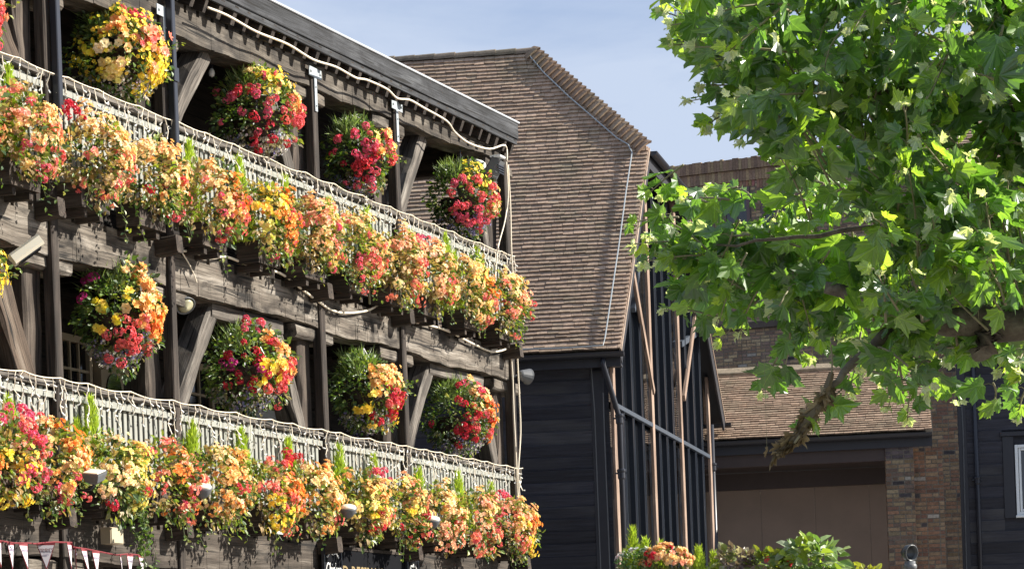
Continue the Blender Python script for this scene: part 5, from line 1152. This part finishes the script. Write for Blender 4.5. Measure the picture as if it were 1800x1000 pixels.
# withered leaves hanging on a broken twig
wp_ = [(1462, 655), (1452, 690), (1440, 712), (1420, 735), (1405, 765), (1385, 780), (1368, 794)]
c0 = at(1462, 655, DY-.1); t = empty('withered_leaf_bundle', c0, 0, 'twisted bundle of brown withered leaves dangling below the plane tree', 'dead leaves')
dead = leafy('withered_leaves', .25, (1.3, 1.1, .8), .04, .6)
rng = np.random.default_rng(5); mb = MB(); P = [at(x, y, DY-.1)-c0 for x, y in wp_]; Pn = np.array([tuple(p) for p in P])
mb.tube([tuple(p) for p in P], [.012, .02, .018, .03, .026, .018, .004], 7, (.15, .115, .06))
for k in range(70):
    f = rng.uniform(.08, 1)*5.99; i = int(f); q = Pn[i]+(Pn[i+1]-Pn[i])*(f-i); ax = Pn[i+1]-Pn[i]; ax /= np.linalg.norm(ax)
    r = ax+rng.normal(size=3)*.35; col = np.array([(.22, .165, .08), (.16, .12, .055), (.30, .24, .13), (.12, .09, .045)][rng.integers(4)])
    TT = PLT[1][0].copy(); TT[:, 0] *= .35; TT[:, 2] += .25*np.sin(TT[:, 1]*5+k)*.5+rng.normal(size=len(TT))*.05
    mb.inst((TT, PLT[1][1]), (q+rng.normal(size=3)*.008)[None], rots_axis(r[None], rng.normal(size=(1, 3))), [rng.uniform(.05, .11)], col[None])
mb.build('withered_leaf', dead, t); mb = MB(); mb.tube([(0, 0, .12), (.004, 0, .05), (0, 0, 0)], .004, 5); mb.build('stalk', M['twig'], t)
s0 = at(1348, 785, DY-.1); t = empty('withered_leaf', s0, 0, 'single shrivelled brown leaf hanging left of the withered bundle', 'dead leaf')
mb = MB(); TT = PLT[1][0].copy(); TT[:, 0] *= .35; TT[:, 2] += .2*np.sin(TT[:, 1]*6); mb.inst((TT, PLT[1][1]), np.zeros((1, 3)), rots_axis([(0, .1, -1.)], [(.3, -1, 0)]), [.05], [(.2, .15, .07)]); mb.build('blade', dead, t); mb = MB(); mb.tube([(0, 0, 0), (.004, 0, .5)], .0008, 3); mb.build('stalk', M['twig'], t)

# ================================================================== GROUND, SKY, SUN, CAMERA
m, nt, out = mat('paving'); tc = nd(nt, 'ShaderNodeTexCoord').outputs['Object']
bt = nd(nt, 'ShaderNodeTexBrick', i_Scale=2.5); bt.inputs['Color1'].default_value = (.22, .2, .18, 1); bt.inputs['Color2'].default_value = (.28, .26, .23, 1); bt.inputs['Mortar'].default_value = (.12, .11, .1, 1); nt.links.new(tc, bt.inputs['Vector'])
p = nd(nt, 'ShaderNodeBsdfPrincipled', i_Roughness=.9); nt.links.new(bt.outputs[0], p.inputs['Base Color']); nt.links.new(p.outputs[0], out.inputs[0])
mb = MB(); mb.add([(-800, -800, 0), (800, -800, 0), (800, 1500, 0), (-800, 1500, 0)], [(0, 1, 2, 3)]); tag(mb.build('ground', m), kind='structure')

SUND = Vector((.85, .10, .5)).normalized()
el = math.asin(SUND.z); az = math.atan2(SUND.x, SUND.y)
w = bpy.data.worlds.new('World'); SC.world = w; w.use_nodes = True; nt = w.node_tree; nt.nodes.clear()
sky = nd(nt, 'ShaderNodeTexSky', sky_type='NISHITA', sun_disc=False, sun_elevation=el, sun_rotation=az, air_density=1.0, dust_density=1.0, ozone_density=3.0)
tc = nd(nt, 'ShaderNodeTexCoord').outputs['Generated']
cn = noise(nt, mapped(nt, tc, (3.2, 3.2, 9)), 1, 7, .55, .4); cn2 = noise(nt, mapped(nt, tc, (9, 9, 26)), 1, 6, .6, .5)
cf = nd(nt, 'ShaderNodeMath', operation='MULTIPLY_ADD', i_1=.35); nt.links.new(cn2, cf.inputs[0]); nt.links.new(cn, cf.inputs[2])
cm = mixc(nt, sky.outputs[0], mixc(nt, (1.45, 2.05, 3.3), (3.0, 3.42, 4.25), mixfac(nt, cf.outputs[0], .46, .76, 1.)), mixfac(nt, cf.outputs[0], .22, .6, .9))
bg = nd(nt, 'ShaderNodeBackground', i_Strength=.088); nt.links.new(cm, bg.inputs[0]); wo = nd(nt, 'ShaderNodeOutputWorld'); nt.links.new(bg.outputs[0], wo.inputs[0])
sun = bpy.data.lights.new('sun', 'SUN'); sun.energy = 4.8; sun.angle = RAD(.5); sun.color = (1, .94, .84)
so = bpy.data.objects.new('sun', sun); COL.objects.link(so); so.rotation_euler = SUND.to_track_quat('Z', 'Y').to_euler(); so.location = (30, 10, 30)

cam = bpy.data.cameras.new('camera'); co = bpy.data.objects.new('camera', cam); COL.objects.link(co)
cam.sensor_width = 36; cam.lens = 36*F/1800; cam.clip_start = .1; cam.clip_end = 3000
cam.shift_x = 0; cam.shift_y = (PY-500)/1800
Rm = Matrix(((CT, ST, 0), (0, 0, -1), (-ST, CT, 0))); co.matrix_world = Matrix.Translation((0, 0, EYE)) @ Rm.to_4x4()
SC.camera = co
SC.view_settings.view_transform = 'Standard'; SC.view_settings.look = 'None'; SC.view_settings.exposure = 1.22; SC.view_settings.gamma = 1
SC.cycles.max_bounces = 6; SC.cycles.transparent_max_bounces = 4; SC.cycles.use_denoising = True
